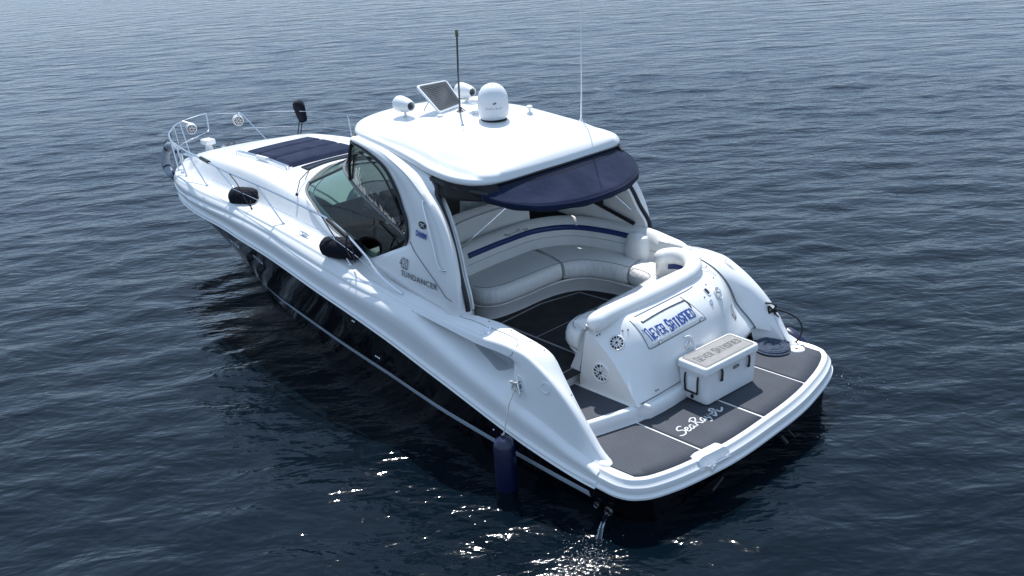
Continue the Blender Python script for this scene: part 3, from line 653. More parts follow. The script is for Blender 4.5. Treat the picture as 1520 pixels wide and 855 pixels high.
def capend(m, c, mi=0): m.poly(c, mi)
m = MB(); G = seat(prof_base, []); m.grid(G)
for e in (0, -1):
    c = G[e]; bb = BB[0 if e == 0 else -1]; m.grid([c, [A([bb[0], bb[1], q[2]]) for q in c]])
sofa = m.build('cockpit_sofa', VINYL, Yt, ang=45)
m = MB()
for i0, i1 in ((0, 34), (35, 57), (58, 71)):
    G = seat(prof_cush, [(.45, 1.352), (.9, 1.335), (1.0, 1.30)], i0, i1+1); m.grid(G)
    for e in (0, -1):
        c = G[e]; m.poly(list(c)+[A([*c[-1][:2], 1.10])])
m.build('seat_cushion', QUILT, sofa, ang=55, merge=0)
m = MB()
for i0, i1 in ((72, 95), (96, NS-1)):
    G = seat(prof_cush, [(.45, 1.352), (.9, 1.345), (1.0, 1.32)], i0, i1+1); m.grid(G)
    for e in (0, -1):
        c = G[e]; m.poly(list(c)+[A([*c[-1][:2], 1.10])])
m.build('bench_cushion', QUILT, sofa, ang=55, merge=0)
m = MB(); m.tube([FF[k]+(BB[k]-FF[k])/np.linalg.norm(BB[k]-FF[k])*.045+A([0, 0, 1.09]) for k in range(NS)], .014, n=6); m.build('piping', VINYL, sofa)
# backrest along the forward and starboard run
G = []; SG = []
for k in range(0, 68):
    d = BO_[k]-FO_[k]; d /= np.linalg.norm(d); B0 = BO_[k]; tp = 1.72-.10*sst((k-50)/18); en = min(k/5, (67-k)/5, 1); rd = 1-(1-en)**2; tp -= .10*(1-rd)
    off = [(-.10-.04*rd, 1.33), (-.13, 1.42), (-.115, 1.52), (-.09, 1.62), (-.06, tp-.05), (-.02, tp-.005), (.03, tp+.005), (.08, tp-.02), (.10, tp-.09), (.10, 1.0)]
    sm_ = .012*(math.exp(-((k-24)/.5)**2)+math.exp(-((k-49)/.5)**2)); G.append([B0+d*(a+sm_)+A([0, 0, z]) for a, z in off])
    if 4 <= k <= 49: SG.append([B0+d*(a-.006)+A([0, 0, z]) for a, z in ((-.108, 1.555), (-.098, 1.595), (-.088, 1.625))])
m = MB(); m.grid(G); m.poly(G[0]); m.poly(G[-1]); m.build('backrest', VINYL, sofa, ang=60)
m = MB(); m.grid(SG); m.build('backrest_stripe', BLUE, sofa, solid=.004)
# script mark on backrest
k0 = 17; m = MB()
def bm_(a, b):
    k = k0+a*30; i = int(k); B0 = BO_[i]+(BO_[i+1]-BO_[i])*(k-i); d = BO_[i]-FO_[i]; d /= np.linalg.norm(d); return B0+d*(-.095+.12*(b))+A([0, 0, 1.645+b*.8])
for pts in ([(.0, .02), (.02, .035), (.0, .045), (.03, .02), (.01, .0)], [(.04, .01), (.05, .025), (.04, .0), (.07, .01)], [(.08, .02), (.07, .01), (.09, .02), (.1, .0)], [(.12, .0), (.12, .045), (.15, .04), (.13, .02), (.16, .0)], [(.17, .01), (.18, .02), (.19, .0)], [(.2, .02), (.21, .0), (.22, .02), (.2, -.02)]):
    stroke(m, pts, .006, bm_)
m.build('backrest_script', LETGREY, sofa, ang=0, recalc=False)
m = MB(); m.tube([FF[k]+(BB[k]-FF[k])/np.linalg.norm(BB[k]-FF[k])*.085+A([0, 0, 1.3455]) for k in range(4, NS-4)], .0035, n=5); m.build('stitch_line', SEAM, sofa)
m = MB(); m.tube([BO_[k]+(BO_[k]-FO_[k])/np.linalg.norm(BO_[k]-FO_[k])*-.123+A([0, 0, 1.47]) for k in range(3, 62)], .003, n=5); m.build('stitch_line', SEAM, sofa)
# rounded end cushion
m = MB(); m.lathe([(.001, .34), (.06, .335), (.12, .30), (.15, .22), (.16, .08), (.15, 0), (.001, 0)], Matrix.Translation((2.98, -1.42, 1.33)) @ Matrix.Diagonal((1.25, .8, 1, 1)), 0, 24); m.build('end_cushion', VINYL, sofa)
# tall seat-back shell behind the sofa
m = MB(); G = []
for y in np.linspace(.66, -.92, 36):
    u = (y+.92)/1.58; ht = 2.10-.06*(1-u)-.5*max(0, (y-.35)/.31)**2.6-.10*max(0, (-y-.75)/.17)**2; x = 4.60-.10*(2*u-1)**2
    G.append([(x, y, .95), (x-.0, y, 1.5), (x+.02, y, ht-.12), (x+.035, y, ht-.03), (x+.07, y, ht), (x+.11, y, ht-.03), (x+.13, y, ht-.15), (x+.13, y, .95)])
m.grid(G); m.poly(G[0]); m.poly(G[-1]); shell = m.build('helm_seat_shell', GEL2, Yt, ang=50)
m = MB(); m.tube([(4.60-.10*(2*((y+.92)/1.58)-1)**2-.004, y, 1.98-.5*max(0, (y-.35)/.31)**2) for y in np.linspace(.55, -.85, 24)], .012, n=6); m.build('shell_rib', GEL2, shell)
# bolster on the transom
bp = catmull([(1.70, .99, 1.53), (1.69, .80, 1.56), (1.66, .5, 1.58), (1.635, 0, 1.585), (1.64, -.45, 1.585), (1.67, -.75, 1.59), (1.76, -.98, 1.60), (1.92, -1.13, 1.61), (2.12, -1.16, 1.61), (2.27, -1.09, 1.59), (2.34, -.98, 1.54)], 80)
rr = np.ones(80)*.108; rr[:7] *= np.sqrt(1-np.linspace(.97, 0, 7)**2); rr[-7:] *= np.sqrt(1-np.linspace(0, .97, 7)**2)
m = MB(); m.tube(bp, rr, n=18); m.build('transom_bolster', VINYL, Yt, ang=60)
m = MB(); m.tube(bp[3:-3]-A([0, 0, .10]), .02, n=8); m.build('bolster_piping', VINYL, Yt)
m = MB(); G = []
for q in bp[50:79]: G.append([(q[0], q[1], q[2]), (q[0], q[1], 1.34)])
m.grid(G); m.build('corner_backrest', VINYL, Yt, solid=.07, off=0)
m = MB(); G = []
for q in bp[56:70]: d = A([q[0]-2.05, q[1]+.82, 0]); d /= np.linalg.norm(d); G.append([q-d*.062-A([0, 0, .085]), q-d*.055-A([0, 0, .15])])
m.grid(G); m.build('corner_stripe', BLUE, Yt, solid=.01)

# ------------------------------------------------------------------ superstructure side panels
PA = [(4.98, 1.56, 1.74), (4.42, 1.575, 1.98), (4.06, 1.56, 2.16), (4.08, 1.50, 2.40), (4.20, 1.455, 2.56), (4.36, 1.40, 2.75), (4.66, 1.33, 2.97), (5.14, 1.24, 3.09), (5.62, 1.13, 3.13)]
PR = [(3.04, 1.71, 1.50), (3.02, 1.71, 1.80), (3.08, 1.665, 2.09), (3.20, 1.61, 2.36), (3.43, 1.54, 2.63), (3.76, 1.465, 2.83), (4.15, 1.40, 3.0), (4.75, 1.30, 3.135), (5.55, 1.155, 3.185)]
PB = [(2.96, 1.64, 1.50), (2.98, 1.645, 1.76), (3.10, 1.60, 1.99), (3.20, 1.555, 2.22), (3.40, 1.475, 2.52), (3.66, 1.375, 2.76), (3.78, 1.325, 2.93), (4.6, 1.20, 3.12), (5.5, 1.04, 3.18)]
def dens(P, n=40): return catmull(P, n)
def panel(sd_):
    a, r_, b = dens(PA), dens(PR), dens(PB); m = MB(); G = []
    for i in range(40):
        A0, R0, B0 = a[i], r_[i], b[i]; col = []
        for s in np.linspace(0, 1, 14):
            q = A0*(1-s)+R0*s; q = q+A([0, (.035*math.sin(math.pi*s)+.022*math.exp(-((s-.93)/.06)**2)*min(1, (39-i)/14))*(1 if s < 1 else .4), 0]); col.append(q)
        for s in (.15, .35, .6, .85, 1): col.append(R0*(1-s)+B0*s-A([0, .03*math.sin(math.pi*s), 0]))
        col.append(B0-A([.0, .07, 0])); G.append([(p[0], p[1]*sd_, p[2]) for p in col])
    m.grid(G); return m.build('side_panel', GEL, Yt, solid=.024, off=0, ang=60)
panP = panel(1); panS = panel(-1)
pb = bvh(panP)
def onpan(x, z, h=.004, s=1):
    q = pb.ray_cast(Vector((x, 4, z)), Vector((0, -1, 0)))
    if q[0] is None: q = pb.find_nearest(Vector((x, 1.6, z)))
    p = q[0]+(q[1] if q[1].y > 0 else -q[1])*(h+.020); return Vector((p.x, p.y*s, p.z))
for sd_, pn in ((1, panP), (-1, panS)):
    V, F = text2d('SUNDANCER', bold=.012, spacing=1.08); V = fit(V, .74, .072); m = MB(); m.add([onpan((4.10 if sd_ > 0 else 3.36)-sd_*a, 1.775+b, .005, sd_) for a, b in V], F)
    # slab serifs
    V, F = text2d('420'); V = fit(V, .19, .135); V[:, 0] += V[:, 1]*.12; m.add([onpan((4.15 if sd_ > 0 else 3.55)-sd_*a, 1.865+b, .005, sd_) for a, b in V], F)
    m.build('model_lettering', LETGREY, pn, ang=0, recalc=False)
    V, F = text2d('DAMM', bold=.055, spacing=1.05); V = fit(V, .235, .068); m = MB(); m.add([onpan((3.84 if sd_ > 0 else 3.54)-sd_*a, 2.31+b, .005, sd_) for a, b in V], F); m.build('blue_lettering', LETBLUE, pn, ang=0, recalc=False)
    m = MB(); m.poly([onpan(3.70+.080*math.cos(t), 2.46+.042*math.sin(t), .004, sd_) for t in np.linspace(0, 2*math.pi, 28)[:-1]]); m.build('oval_badge', BLKM, pn, ang=0)
    m = MB(); fm = lambda a, b: onpan(3.70-sd_*a, 2.46+b, .007, sd_)
    stroke(m, [(-.05, .0), (-.02, .018), (.02, .012), (.05, .02)], .010, fm); stroke(m, [(-.03, -.02), (-.005, -.002), (.03, -.006), (.05, -.02)], .010, fm); stroke(m, [(.0, .02), (-.01, .0), (.01, -.02)], .008, fm)
    m.build('badge_swoosh', LETSILV, pn, ang=0, recalc=False)
    P = [onpan(3.72, 2.73, -.02, sd_), onpan(3.70, 2.70, .015, sd_), onpan(3.56, 2.50, .025, sd_), onpan(3.43, 2.28, .025, sd_), onpan(3.34, 2.10, .025, sd_), onpan(3.26, 2.04, .02, sd_), onpan(3.21, 2.04, -.02, sd_)]
    m = MB(); m.tube(catmull(P, 30), .011); m.build('grab_rail', CHROME, pn)
    m = MB(); m.tube([onpan(x, z, .001, sd_) for x, z in ((3.98, 2.2), (3.85, 2.12), (3.6, 2.0), (3.4, 1.88), (3.2, 1.74), (3.1, 1.72))], .0055, n=4); m.build('panel_seam', SEAM, pn)
    b = dens(PB)
    m = MB(); m.tube([(q[0]-.022, q[1]*sd_, q[2]) for q in b[2:30]], .030, n=8); m.build('opening_edge_trim', BLK, pn)
    a = dens(PA); m = MB(); m.grid([[(q[0]-.005, (q[1]+.02)*sd_, q[2]), (q[0]+.075, (q[1]+.006)*sd_, q[2]-.03)] for i, q in enumerate(a[9:])]); m.build('window_trim', BLK, pn, solid=.02)

# ------------------------------------------------------------------ hardtop
edge = [(6.14, 0), (6.09, .42), (5.93, .80), (5.66, 1.04), (5.25, 1.15), (4.7, 1.235), (4.15, 1.305), (3.75, 1.34), (3.40, 1.335), (3.14, 1.25), (2.98, 1.05), (2.92, .7), (2.90, 0)]
ed = catmull([(*p, 0) for p in edge+[(x, -y) for x, y in edge[-2:0:-1]]], 180, closed=True)
ezf = pch([2.9, 3.0, 3.3, 3.75, 4.15, 4.7, 5.25, 5.66, 5.94, 6.15], [2.985, 2.98, 2.99, 3.03, 3.10, 3.165, 3.20, 3.215, 3.235, 3.25])
crf = pch([2.9, 3.1, 3.4, 3.8, 4.2, 4.7, 5.2, 5.6, 5.9, 6.15], [3.16, 3.21, 3.27, 3.325, 3.36, 3.385, 3.39, 3.37, 3.35, 3.31])
dwf = pch([2.9, 3.05, 3.25, 3.6, 4.15, 4.7, 5.3, 5.7, 6.15], [.0, .01, .09, .14, .115, .06, .03, .015, .01])
cen = A([4.5, 0, 0]); m = MB(); G = []
ds = [0, .004, .01, .018, .028, .04, .052, .065, .08, .095, .11, .125, .14, .155, .17, .185, .2, .22, .24, .265, .29, .32, .355, .40]
for e in ed:
    col = []; L_ = np.linalg.norm(e-cen); u = (cen-e)/L_; ez = float(ezf(e[0])); dw = float(dwf(e[0]))
    nrm_c = .75+.25*abs(e[1]/L_) if abs(e[1]) > .6 else 1
    for d in ds+list(np.linspace(.44, L_, 34)):
        q = e+u*d; dd = d
        if abs(e[1]) > 1.0: dd = d*max(.35, abs(u[1]))
        top = float(crf(q[0]))-.115*(q[1]/1.2)**2
        z = ez+.042*math.sqrt(max(0, 1-(1-min(dd/.045, 1))**2))
        z -= .010*math.exp(-((dd-dw-.012)/.018)**2)*sst(dw/.05)
        if dd > dw:
            w2 = .085+.35*sst((e[0]-4.7)/1.1); t = min((dd-dw)/w2, 1); z += .050*math.sqrt(max(0, 1-(1-t)**2))
        if dd > dw+.03:
            t = 1-math.exp(-(dd-dw-.03)/.13); zz_ = ez+.092; z += (max(top, zz_)-zz_)*t
        f = (1.0-math.hypot((q[0]-3.75)/1.12, q[1]/1.12))*1.1; g_ = d-.19; h_ = max(0, .25-abs(f-g_))/.25; si = min(f, g_)-h_*h_*.25/4; k_ = sst((dd-.08)/.08)
        z += k_*(.013*sst(si/.08)-.009*math.exp(-((si+.04)/.04)**2))*(1-sst((3.25-e[0])/.2))
        q[2] = z; col.append(q)
    col = col[::-1]
    q = e.copy(); d = (e-cen)/np.linalg.norm(e-cen); ez = float(ezf(e[0]))
    for o_, h_ in ((.006, -.015), (.0, -.035), (-.02, -.05), (-.06, -.052), (-.15, -.03), (-.6, .0)):
        p_ = e+d*o_; p_[2] = ez+h_; col.append(p_)
    c2 = cen.copy(); c2[2] = 3.10; col.append(c2); G.append(col)
m.grid(G, cu=True); hardtop = m.build('hardtop', GEL, Yt, ang=60)
rb = bvh(hardtop)
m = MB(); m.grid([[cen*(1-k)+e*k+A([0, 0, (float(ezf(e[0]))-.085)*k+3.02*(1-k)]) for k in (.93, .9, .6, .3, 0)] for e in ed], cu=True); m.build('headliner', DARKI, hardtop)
def onroof(x, y, h=0):
    q = rb.ray_cast(Vector((x, y, 5)), Vector((0, 0, -1)))
    if q[0] is None: q = rb.find_nearest(Vector((x, y, 3.2)))
    return q[0]+Vector((0, 0, h)), q[1]
# satellite dome
m = MB(); dz_ = onroof(4.10, 0)[0].z
T_ = Matrix.Translation((4.10, 0, dz_-.01))
m.lathe([(.001, 0), (.155, 0), (.16, .02), (.165, .045), (.185, .06), (.190, .07), (.190, .11), (.194, .13), (.192, .25), (.183, .31), (.165, .36), (.135, .405), (.095, .437), (.05, .455), (.001, .461)], T_, 0, 48)
dome = m.build('satellite_dome', PLAST, hardtop, ang=50)
m = MB(); m.lathe([(.158, -.002), (.163, .004), (.163, .028)], T_, 0, 40); m.build('dome_gasket', BLKM, dome)
m = MB(); 
def ondome(a, z): 
    r_ = .1945; an = math.atan2(7.77, -8.6)+.05+a/r_; return (4.10+r_*math.cos(an), r_*math.sin(an), dz_+z)
for k, wd in enumerate((.014, .012, .015, .012, .012, .010, .014, .010, .014, .012)):
    x0 = -.105+k*.0215; m.add([ondome(x0, .155), ondome(x0+wd*.35, .155), ondome(x0+wd*.35, .155+(.022 if k % 3 == 0 else .014)), ondome(x0, .155+(.022 if k % 3 == 0 else .014))], [(0, 1, 2, 3)]); m.add([ondome(x0, .166), ondome(x0+wd, .166), ondome(x0+wd, .169), ondome(x0, .169)], [(0, 1, 2, 3)])
m.poly([ondome(.012*math.cos(t), .225+.012*math.sin(t)) for t in np.linspace(0, 2*math.pi, 12)[:-1]]); m.poly([ondome(.02+.010*math.cos(t), .232+.010*math.sin(t)) for t in np.linspace(0, 2*math.pi, 12)[:-1]])
m.build('dome_lettering', LETGREY, dome, ang=0, recalc=False)
# two bullet tower speakers facing aft
for y in (.53, -.53):
    p, n = onroof(5.22, y); c = Vector((5.22, y, p.z+.155)); d = Vector((-1, .05, -.03)).normalized(); M_ = frame(c, d)
    m = MB(); m.lathe([(.001, -.17), (.05, -.168), (.085, -.155), (.10, -.13), (.106, -.10), (.104, -.06), (.097, .0), (.085, .07), (.07, .12), (.062, .145), (.058, .15), (.052, .145), (.05, .12)], M_, 0, 32)
    m.tube([p, c-Vector((0, 0, .07))], .016); m.lathe([(.03, 0), (.034, .008), (.02, .02)], Matrix.Translation(p), 0, 16)
    sp = m.build('roof_speaker', PLAST, hardtop)
    m = MB(); m.lathe([(.001, .115), (.05, .125)], M_, 0, 20); m.build('speaker_throat', STEELD, sp)
    m = MB(); m.add([M_ @ Vector(q) for q in ((-.028, -.03, .142), (-.012, -.03, .142), (.004, .035, .142), (-.006, .035, .142), (.012, -.03, .142), (.028, -.03, .142))], [(0, 1, 2, 3), (3, 2, 5, 4)]); m.build('speaker_emblem', BLKM, sp)
# open roof hatch
p0 = A(onroof(4.80, .30, .03)[0]); p1 = A(onroof(4.99, -.26, .03)[0]); t0 = A([5.17, .36, 3.74]); t1 = A([5.27, -.24, 3.71])
p0[0] += .0
ax = (p1-p0); ax /= np.linalg.norm(ax); upv = ((t0-p0)+(t1-p1))/2; wdt = np.linalg.norm(p1-p0); hgt = np.linalg.norm(upv); uv = upv/hgt; uv -= ax*(uv@ax); uv /= np.linalg.norm(uv); nn = np.cross(ax, uv)
if nn[0] > 0: nn = -nn
def hp(a, b, c): return (p0*(1-a)+p1*a)*(1-b)+(t0*(1-a)+t1*a)*b+nn*c
def rrect(w0, h0, r_, n=6, ox=0, oy=0):
    P = []
    for cx, cy, a0 in ((w0-r_, h0-r_, 0), (r_, h0-r_, 90), (r_, r_, 180), (w0-r_, r_, 270)):
        for k in range(n+1): a = R(a0+90*k/n); P.append((ox+cx+r_*math.cos(a), oy+cy+r_*math.sin(a)))
    return P
m = MB(); o1 = rrect(1, 1, .10); m.extr(o1, lambda a, b: hp(a, b, -.015), lambda a, b: hp(a, b, .008)); hatch = m.build('roof_hatch', PLAST, hardtop, bevel=.004)
m = MB(); m.extr(rrect(.9, .9, .06, ox=.05, oy=.05), lambda a, b: hp(a, b, .007), lambda a, b: hp(a, b, .013), 0)
screen = mat('hatch_screen', (.085, .09, .098), .5, bump=('wave', 7, .6, .004), var=(20, .3)); m.build('hatch_screen', screen, hatch)
m = MB()
for b in np.linspace(.12, .9, 15): m.extr([(.09, b), (.91, b), (.91, b+.012), (.09, b+.012)], lambda a, b: hp(a, b, .012), lambda a, b: hp(a, b, .0165))
m.build('hatch_slat', SKIN_D, hatch)
for a_, x_, y_ in ((.12, 5.25, .2), (.88, 5.35, -.3)):
    m = MB(); m.tube([hp(a_, .5, -.01), A(onroof(x_, y_)[0])], .006); m.build('hatch_strut', STEELD, hatch)
# all-round light mast, gps pucks, small fittings
mast_b = onroof(4.69, .05)[0]; m = MB(); m.tube([mast_b, (4.665, .05, 3.9), (4.63, .05, 4.36)], .012); m.lathe([(.045, 0), (.045, .01), (.02, .02), (.015, .06)], Matrix.Translation(mast_b), 0, 16)
m.tube([mast_b+Vector((.04, -.07, 0)), mast_b+Vector((0, 0, .09))], .006); m.tube([mast_b+Vector((-.04, -.06, 0)), mast_b+Vector((.0, 0, .07))], .006)
lm = m.build('light_mast', STEELD, hardtop)
m = MB(); m.lathe([(.001, .08), (.022, .078), (.024, .06), (.02, .055), (.02, .02), (.024, .015), (.022, 0), (.001, 0)], Matrix.Translation((4.63, .05, 4.35)), 0, 16); m.build('mast_lamp', AMBER, lm)
p = onroof(4.50, -.12)[0]; m = MB(); m.lathe([(.02, 0), (.022, .06), (.018, .10), (.05, .11), (.10, .115), (.135, .13), (.14, .15), (.13, .17), (.08, .185), (.001, .19)], Matrix.Translation(p), 0, 28); m.build('gps_antenna', PLAST, hardtop)
p = onroof(4.02, -.55)[0]; m = MB(); m.lathe([(.04, 0), (.035, .012), (.014, .02), (.012, .05), (.03, .06), (.042, .075), (.04, .095), (.02, .105), (.001, .106)], Matrix.Translation(p), 0, 20); m.build('gps_antenna', PLAST, hardtop)
p = onroof(4.72, .36)[0]; m = MB(); m.lathe([(.04, 0), (.038, .02), (.025, .03), (.001, .032)], Matrix.Translation(p), 0, 18); m.build('roof_vent', PLAST, hardtop)
for x, y in ((4.05, .55), (4.1, -.3)):
    p = onroof(x, y, .001)[0]; m = MB(); m.tube([p+Vector((-.03, .04, 0)), p+Vector((.03, -.04, 0))], .003, n=4); m.build('roof_mark', SEAM, hardtop)
# long whip aerial on starboard side
pv = onroof(3.62, -1.08)[0]; m = MB(); m.tube([pv, (3.60, -1.09, 3.6), (3.57, -1.1, 4.7), (3.56, -1.1, 5.6)], [.011, .009, .006, .004], n=6); m.lathe([(.035, 0), (.03, .02), (.016, .05)], Matrix.Translation(pv), 0, 12); wh = m.build('whip_antenna', PLAST, hardtop)
# awning
m = MB(); G = []
fr_ = catmull([(3.16, 1.20, 2.90), (2.99, 1.0, 2.925), (2.93, .5, 2.94), (2.92, 0, 2.94), (2.93, -.5, 2.94), (2.99, -1.0, 2.925), (3.16, -1.20, 2.90)], 60)
ou_ = catmull([(3.10, 1.22, 2.86), (2.80, 1.12, 2.79), (2.52, .85, 2.725), (2.33, .42, 2.70), (2.27, 0, 2.705), (2.33, -.42, 2.70), (2.50, -.85, 2.725), (2.80, -1.12, 2.79), (3.10, -1.22, 2.86)], 60)
for a, b in zip(fr_, ou_):
    G.append([a*(1-s)+b*s-A([0, 0, .018*math.sin(math.pi*s)]) for s in np.linspace(0, 1, 10)])
m.grid(G); awn = m.build('sun_awning', AWN, Yt, solid=.01)
m = MB(); G = []
for k, b in enumerate(ou_[1:-1]):
    d = A([b[0]-3.3, b[1], 0]); d /= np.linalg.norm(d); G.append([b+A([0, 0, .004]), b+d*.012-A([0, 0, .02]), b+d*.010-A([0, 0, .075+.006*math.sin(k*.9)])])
m.grid(G); m.build('awning_valance', NAVY, awn, solid=.008)
m = MB(); m.tube([q-A([.012, 0, -.012]) for q in fr_], .022, n=8); m.build('awning_roll', BLK, awn)
for sd_ in (1, -1):
    tp_ = catmull([(3.84, 1.325, 2.955), (3.6, 1.325, 2.985), (3.35, 1.31, 2.96), (3.12, 1.22, 2.945), (2.96, 1.05, 2.93)], 24); bt_ = catmull([(3.74, 1.37, 2.80), (3.5, 1.36, 2.76), (3.25, 1.29, 2.755), (3.0, 1.17, 2.76), (2.86, 1.06, 2.78)], 24)
    m = MB(); m.grid([[A([p[0], p[1]*sd_, p[2]])*(1-k)+A([q[0], q[1]*sd_, q[2]])*k+A([0, .012*math.sin(i*1.1)*math.sin(math.pi*k), 0]) for k in np.linspace(0, 1, 6)] for i, (p, q) in enumerate(zip(tp_, bt_))]); m.build('side_flap', BLKM, awn, solid=.012)
for s in (.12, .16):
    m = MB(); m.tube([a*(1-s)+b*s+A([0, 0, .002-.018*math.sin(math.pi*s)]) for a, b in zip(fr_, ou_)][4:-4], .0035, n=4); m.build('awning_seam', BLKM, awn)
for sd_ in (1, -1):
    m = MB(); m.tube(catmull([(3.80, 1.30*sd_, 2.93), (3.55, 1.30*sd_, 2.90), (3.3, 1.25*sd_, 2.87), (3.12, 1.20*sd_, 2.85), (3.0, 1.15*sd_, 2.83)], 24), [.045]*18+[.045, .042, .04, .037, .034, .03], n=10); m.build('curtain_roll', BLK, awn)
    m = MB(); m.tube([(2.75, 1.05*sd_, 2.76), (3.35, 1.40*sd_, 2.15), (3.15, 1.50*sd_, 1.95)], .009); m.build('awning_strut', CHROME, awn)

# ------------------------------------------------------------------ windscreen and side curtains
WBz = [(p[0], p[1], zdeck(p[0], p[1])+.015) for p in WB]
WT = [(4.14, 1.50, 2.20), (4.56, 1.42, 2.29), (4.95, 1.345, 2.38), (5.45, 1.22, 2.47), (5.95, 1.03, 2.53), (6.48, .76, 2.545), (6.83, .46, 2.54), (7.02, .2, 2.54), (7.07, 0, 2.54)]
wbD, wtD = catmull(WBz, 60), catmull(WT, 60)
wscr = empty('windscreen'); wscr.parent = Yt
m = MB(); G = [[b*(1-s)+t*s for s in np.linspace(0, 1, 6)] for b, t in zip(wbD, wtD)]; m.grid(G); m.mirror(); m.build('glass_pane', GLASS, wscr)
m = MB(); m.tube(wbD, .022, n=8); m.tube(wtD, .02, n=8); m.mirror(); m.build('windscreen_frame', SKIN_D, wscr)
m = MB(); G = [[b+A([.0, 0, -.05])+A([.06, .05, 0])*(1 if True else 0), b+A([.035, .03, .004]), b+A([.0, .0, .018])] for b in wbD]; m.grid(G); m.mirror(); m.build('windscreen_coaming', GEL, wscr)
i_m = 38
for s in (1, -1):
    m = MB(); a, b = wbD[i_m], wtD[i_m]; m.tube([(a[0], a[1]*s, a[2]), (b[0], b[1]*s, b[2])], .024, n=8); m.build('mullion', SKIN_D, wscr)
m = MB(); G = [[t+A([.0, .012, .012]), t+A([0, .016, -.02])] for t in wtD]; m.grid(G); m.mirror(); m.build('curtain_base_band', NAVY, wscr, solid=.02)
kd = int(np.argmin(abs(wtD[:, 0]-5.93))); aD = catmull(PA[2:], kd+1)
ms_ = kd/37.0
frt = catmull([PA[8], (5.84, .90, 3.17), (5.96, .62, 3.19), (6.02, .3, 3.20), (6.03, 0, 3.20)], 60-kd)
m = MB(); G = []
for k in range(kd+1):
    b, t = wtD[k], aD[k]-A([0, .015, 0]); G.append([b*(1-s)+t*s+A([0, .03*math.sin(math.pi*s), 0]) for s in np.linspace(0, 1, 10)])
m.grid(G); G = []
for k in range(60-kd):
    b, t = wtD[min(59, kd+k)], frt[k]; G.append([b*(1-s)+t*s for s in np.linspace(0, 1, 8)])
m.grid(G); m.mirror(); m.build('clear_curtain', CLEARV, wscr)
for s in (1, -1):
    m = MB(); F_ = lambda k, u: (lambda b, t: (b*(1-u)+t*u+A([0, .03*math.sin(math.pi*u)+.006, 0]))*A([1, s, 1]))(wtD[int(round(k*ms_))], aD[int(round(k*ms_))])
    m.tube([F_(37, u) for u in np.linspace(0, 1, 8)], .022, n=6); m.tube([F_(k, .05) for k in range(2, 38)], .045, n=8, sq=.35)
    m.tube([F_(k, .96) for k in range(0, 38)], .035, n=6, sq=.5)
    P = [F_(34, .15), F_(34, .5), F_(34, .78), F_(31, .84), F_(26, .83), F_(20, .80), F_(14, .76), F_(8, .68), F_(6, .4)]
    m.tube(catmull(P, 50), .013, n=6); m.build('curtain_frame', BLK, wscr)
    for k in range(5, 36, 4):
        m = MB(); p = F_(k, .0); m.lathe([(.001, .008), (.008, .006), (.01, 0)], frame(p, (0, s, .2)), 0, 8); m.build('curtain_stud', CHROME, wscr)
# top edge black band under hardtop front
m = MB(); m.tube(frt, .028, n=6); m.mirror(); m.build('curtain_top_band', BLK, wscr)
# wipers
for (a, b, c) in (((6.95, 1.22), (7.5, .68), 1), ((7.55, -.2), (7.3, -.85), 1)):
    pa = Vector((a[0]+.05, a[1]+.05, zdeck(*a)+.05)); pb_ = Vector((b[0]+.05, b[1]+.04, zdeck(*b)+.09)); m = MB(); m.tube([pa, (pa+pb_)/2+Vector((.02, .02, .04)), pb_], .008); m.lathe([(.02, 0), (.02, .03), (.01, .04)], Matrix.Translation(pa-Vector((0, 0, .03))), 0, 10)
    m.tube([pa*.55+pb_*.45+Vector((-.05, -.04, .06)), pb_+Vector((-.02, -.02, .02))], .007); m.build('wiper', BLKM, wscr)
# dash, wheel and helm seats
m = MB(); G = []
for k in range(60):
    b = wbD[k] if k > 18 else wbD[18]
    q = A([b[0]-.02, b[1]*.96, b[2]-.03]); e = A([min(q[0], 6.35), q[1]*.93, 2.02]); G.append([q, q*.5+e*.5+A([0, 0, .02]), e, e-A([.02, 0, .05])])
m.grid(G[30:]); m.mirror(); m.build('dashboard', DASHL, Yt, ang=50)
m = MB(); m.box((6.22, .78, 1.98), (.3, .75, .22), 0, Matrix.Rotation(R(-35), 4, 'Y')); con = m.build('helm_console', DARKI, Yt, bevel=.03)
m = MB(); M_ = frame((5.98, .88, 1.93), (-1, 0, .75)); m.tube([M_ @ Vector((.19*math.cos(a), .19*math.sin(a), 0)) for a in np.linspace(0, 2*math.pi, 33)[:-1]], .015, closed=True)
for a in (.5, 2.6, 4.7): m.tube([M_ @ Vector((0, 0, -.03)), M_ @ Vector((.19*math.cos(a), .19*math.sin(a), 0))], .010)
m.tube([M_ @ Vector((0, 0, -.14)), M_ @ Vector((0, 0, -.02))], .03); m.build('steering_wheel', BLK, Yt)
def hseat(x, y, w_):
    e = empty('helm_seat'); e.parent = Yt
    m = MB(); m.box((x, y, 1.55), (.5, w_, .16)); m.build('seat_cushion', VINYL, e, bevel=.05, seg=3)
    m = MB(); m.box((x-.26, y, 1.86), (.13, w_, .56), 0, Matrix.Rotation(R(-8), 4, 'Y')); m.build('seat_back', VINYL, e, bevel=.055, seg=3)
    m = MB(); m.tube([(x, y, .89), (x, y, 1.5)], .05); m.build('seat_post', CHROME, e)
hseat(5.35, .85, .58); hseat(5.35, -.6, .9)
m = MB(); m.box((4.95, .75, 1.5), (.4, 1.0, 1.2)); wet = m.build('wet_bar_cabinet', DARKI, Yt, bevel=.03)
m = MB(); m.box((6.15, -.45, 1.6), (.5, 1.5, 1.0)); m.build('companion_console', DARKI, Yt, bevel=.03)
la, lb_ = dens(PA), dens(PB)
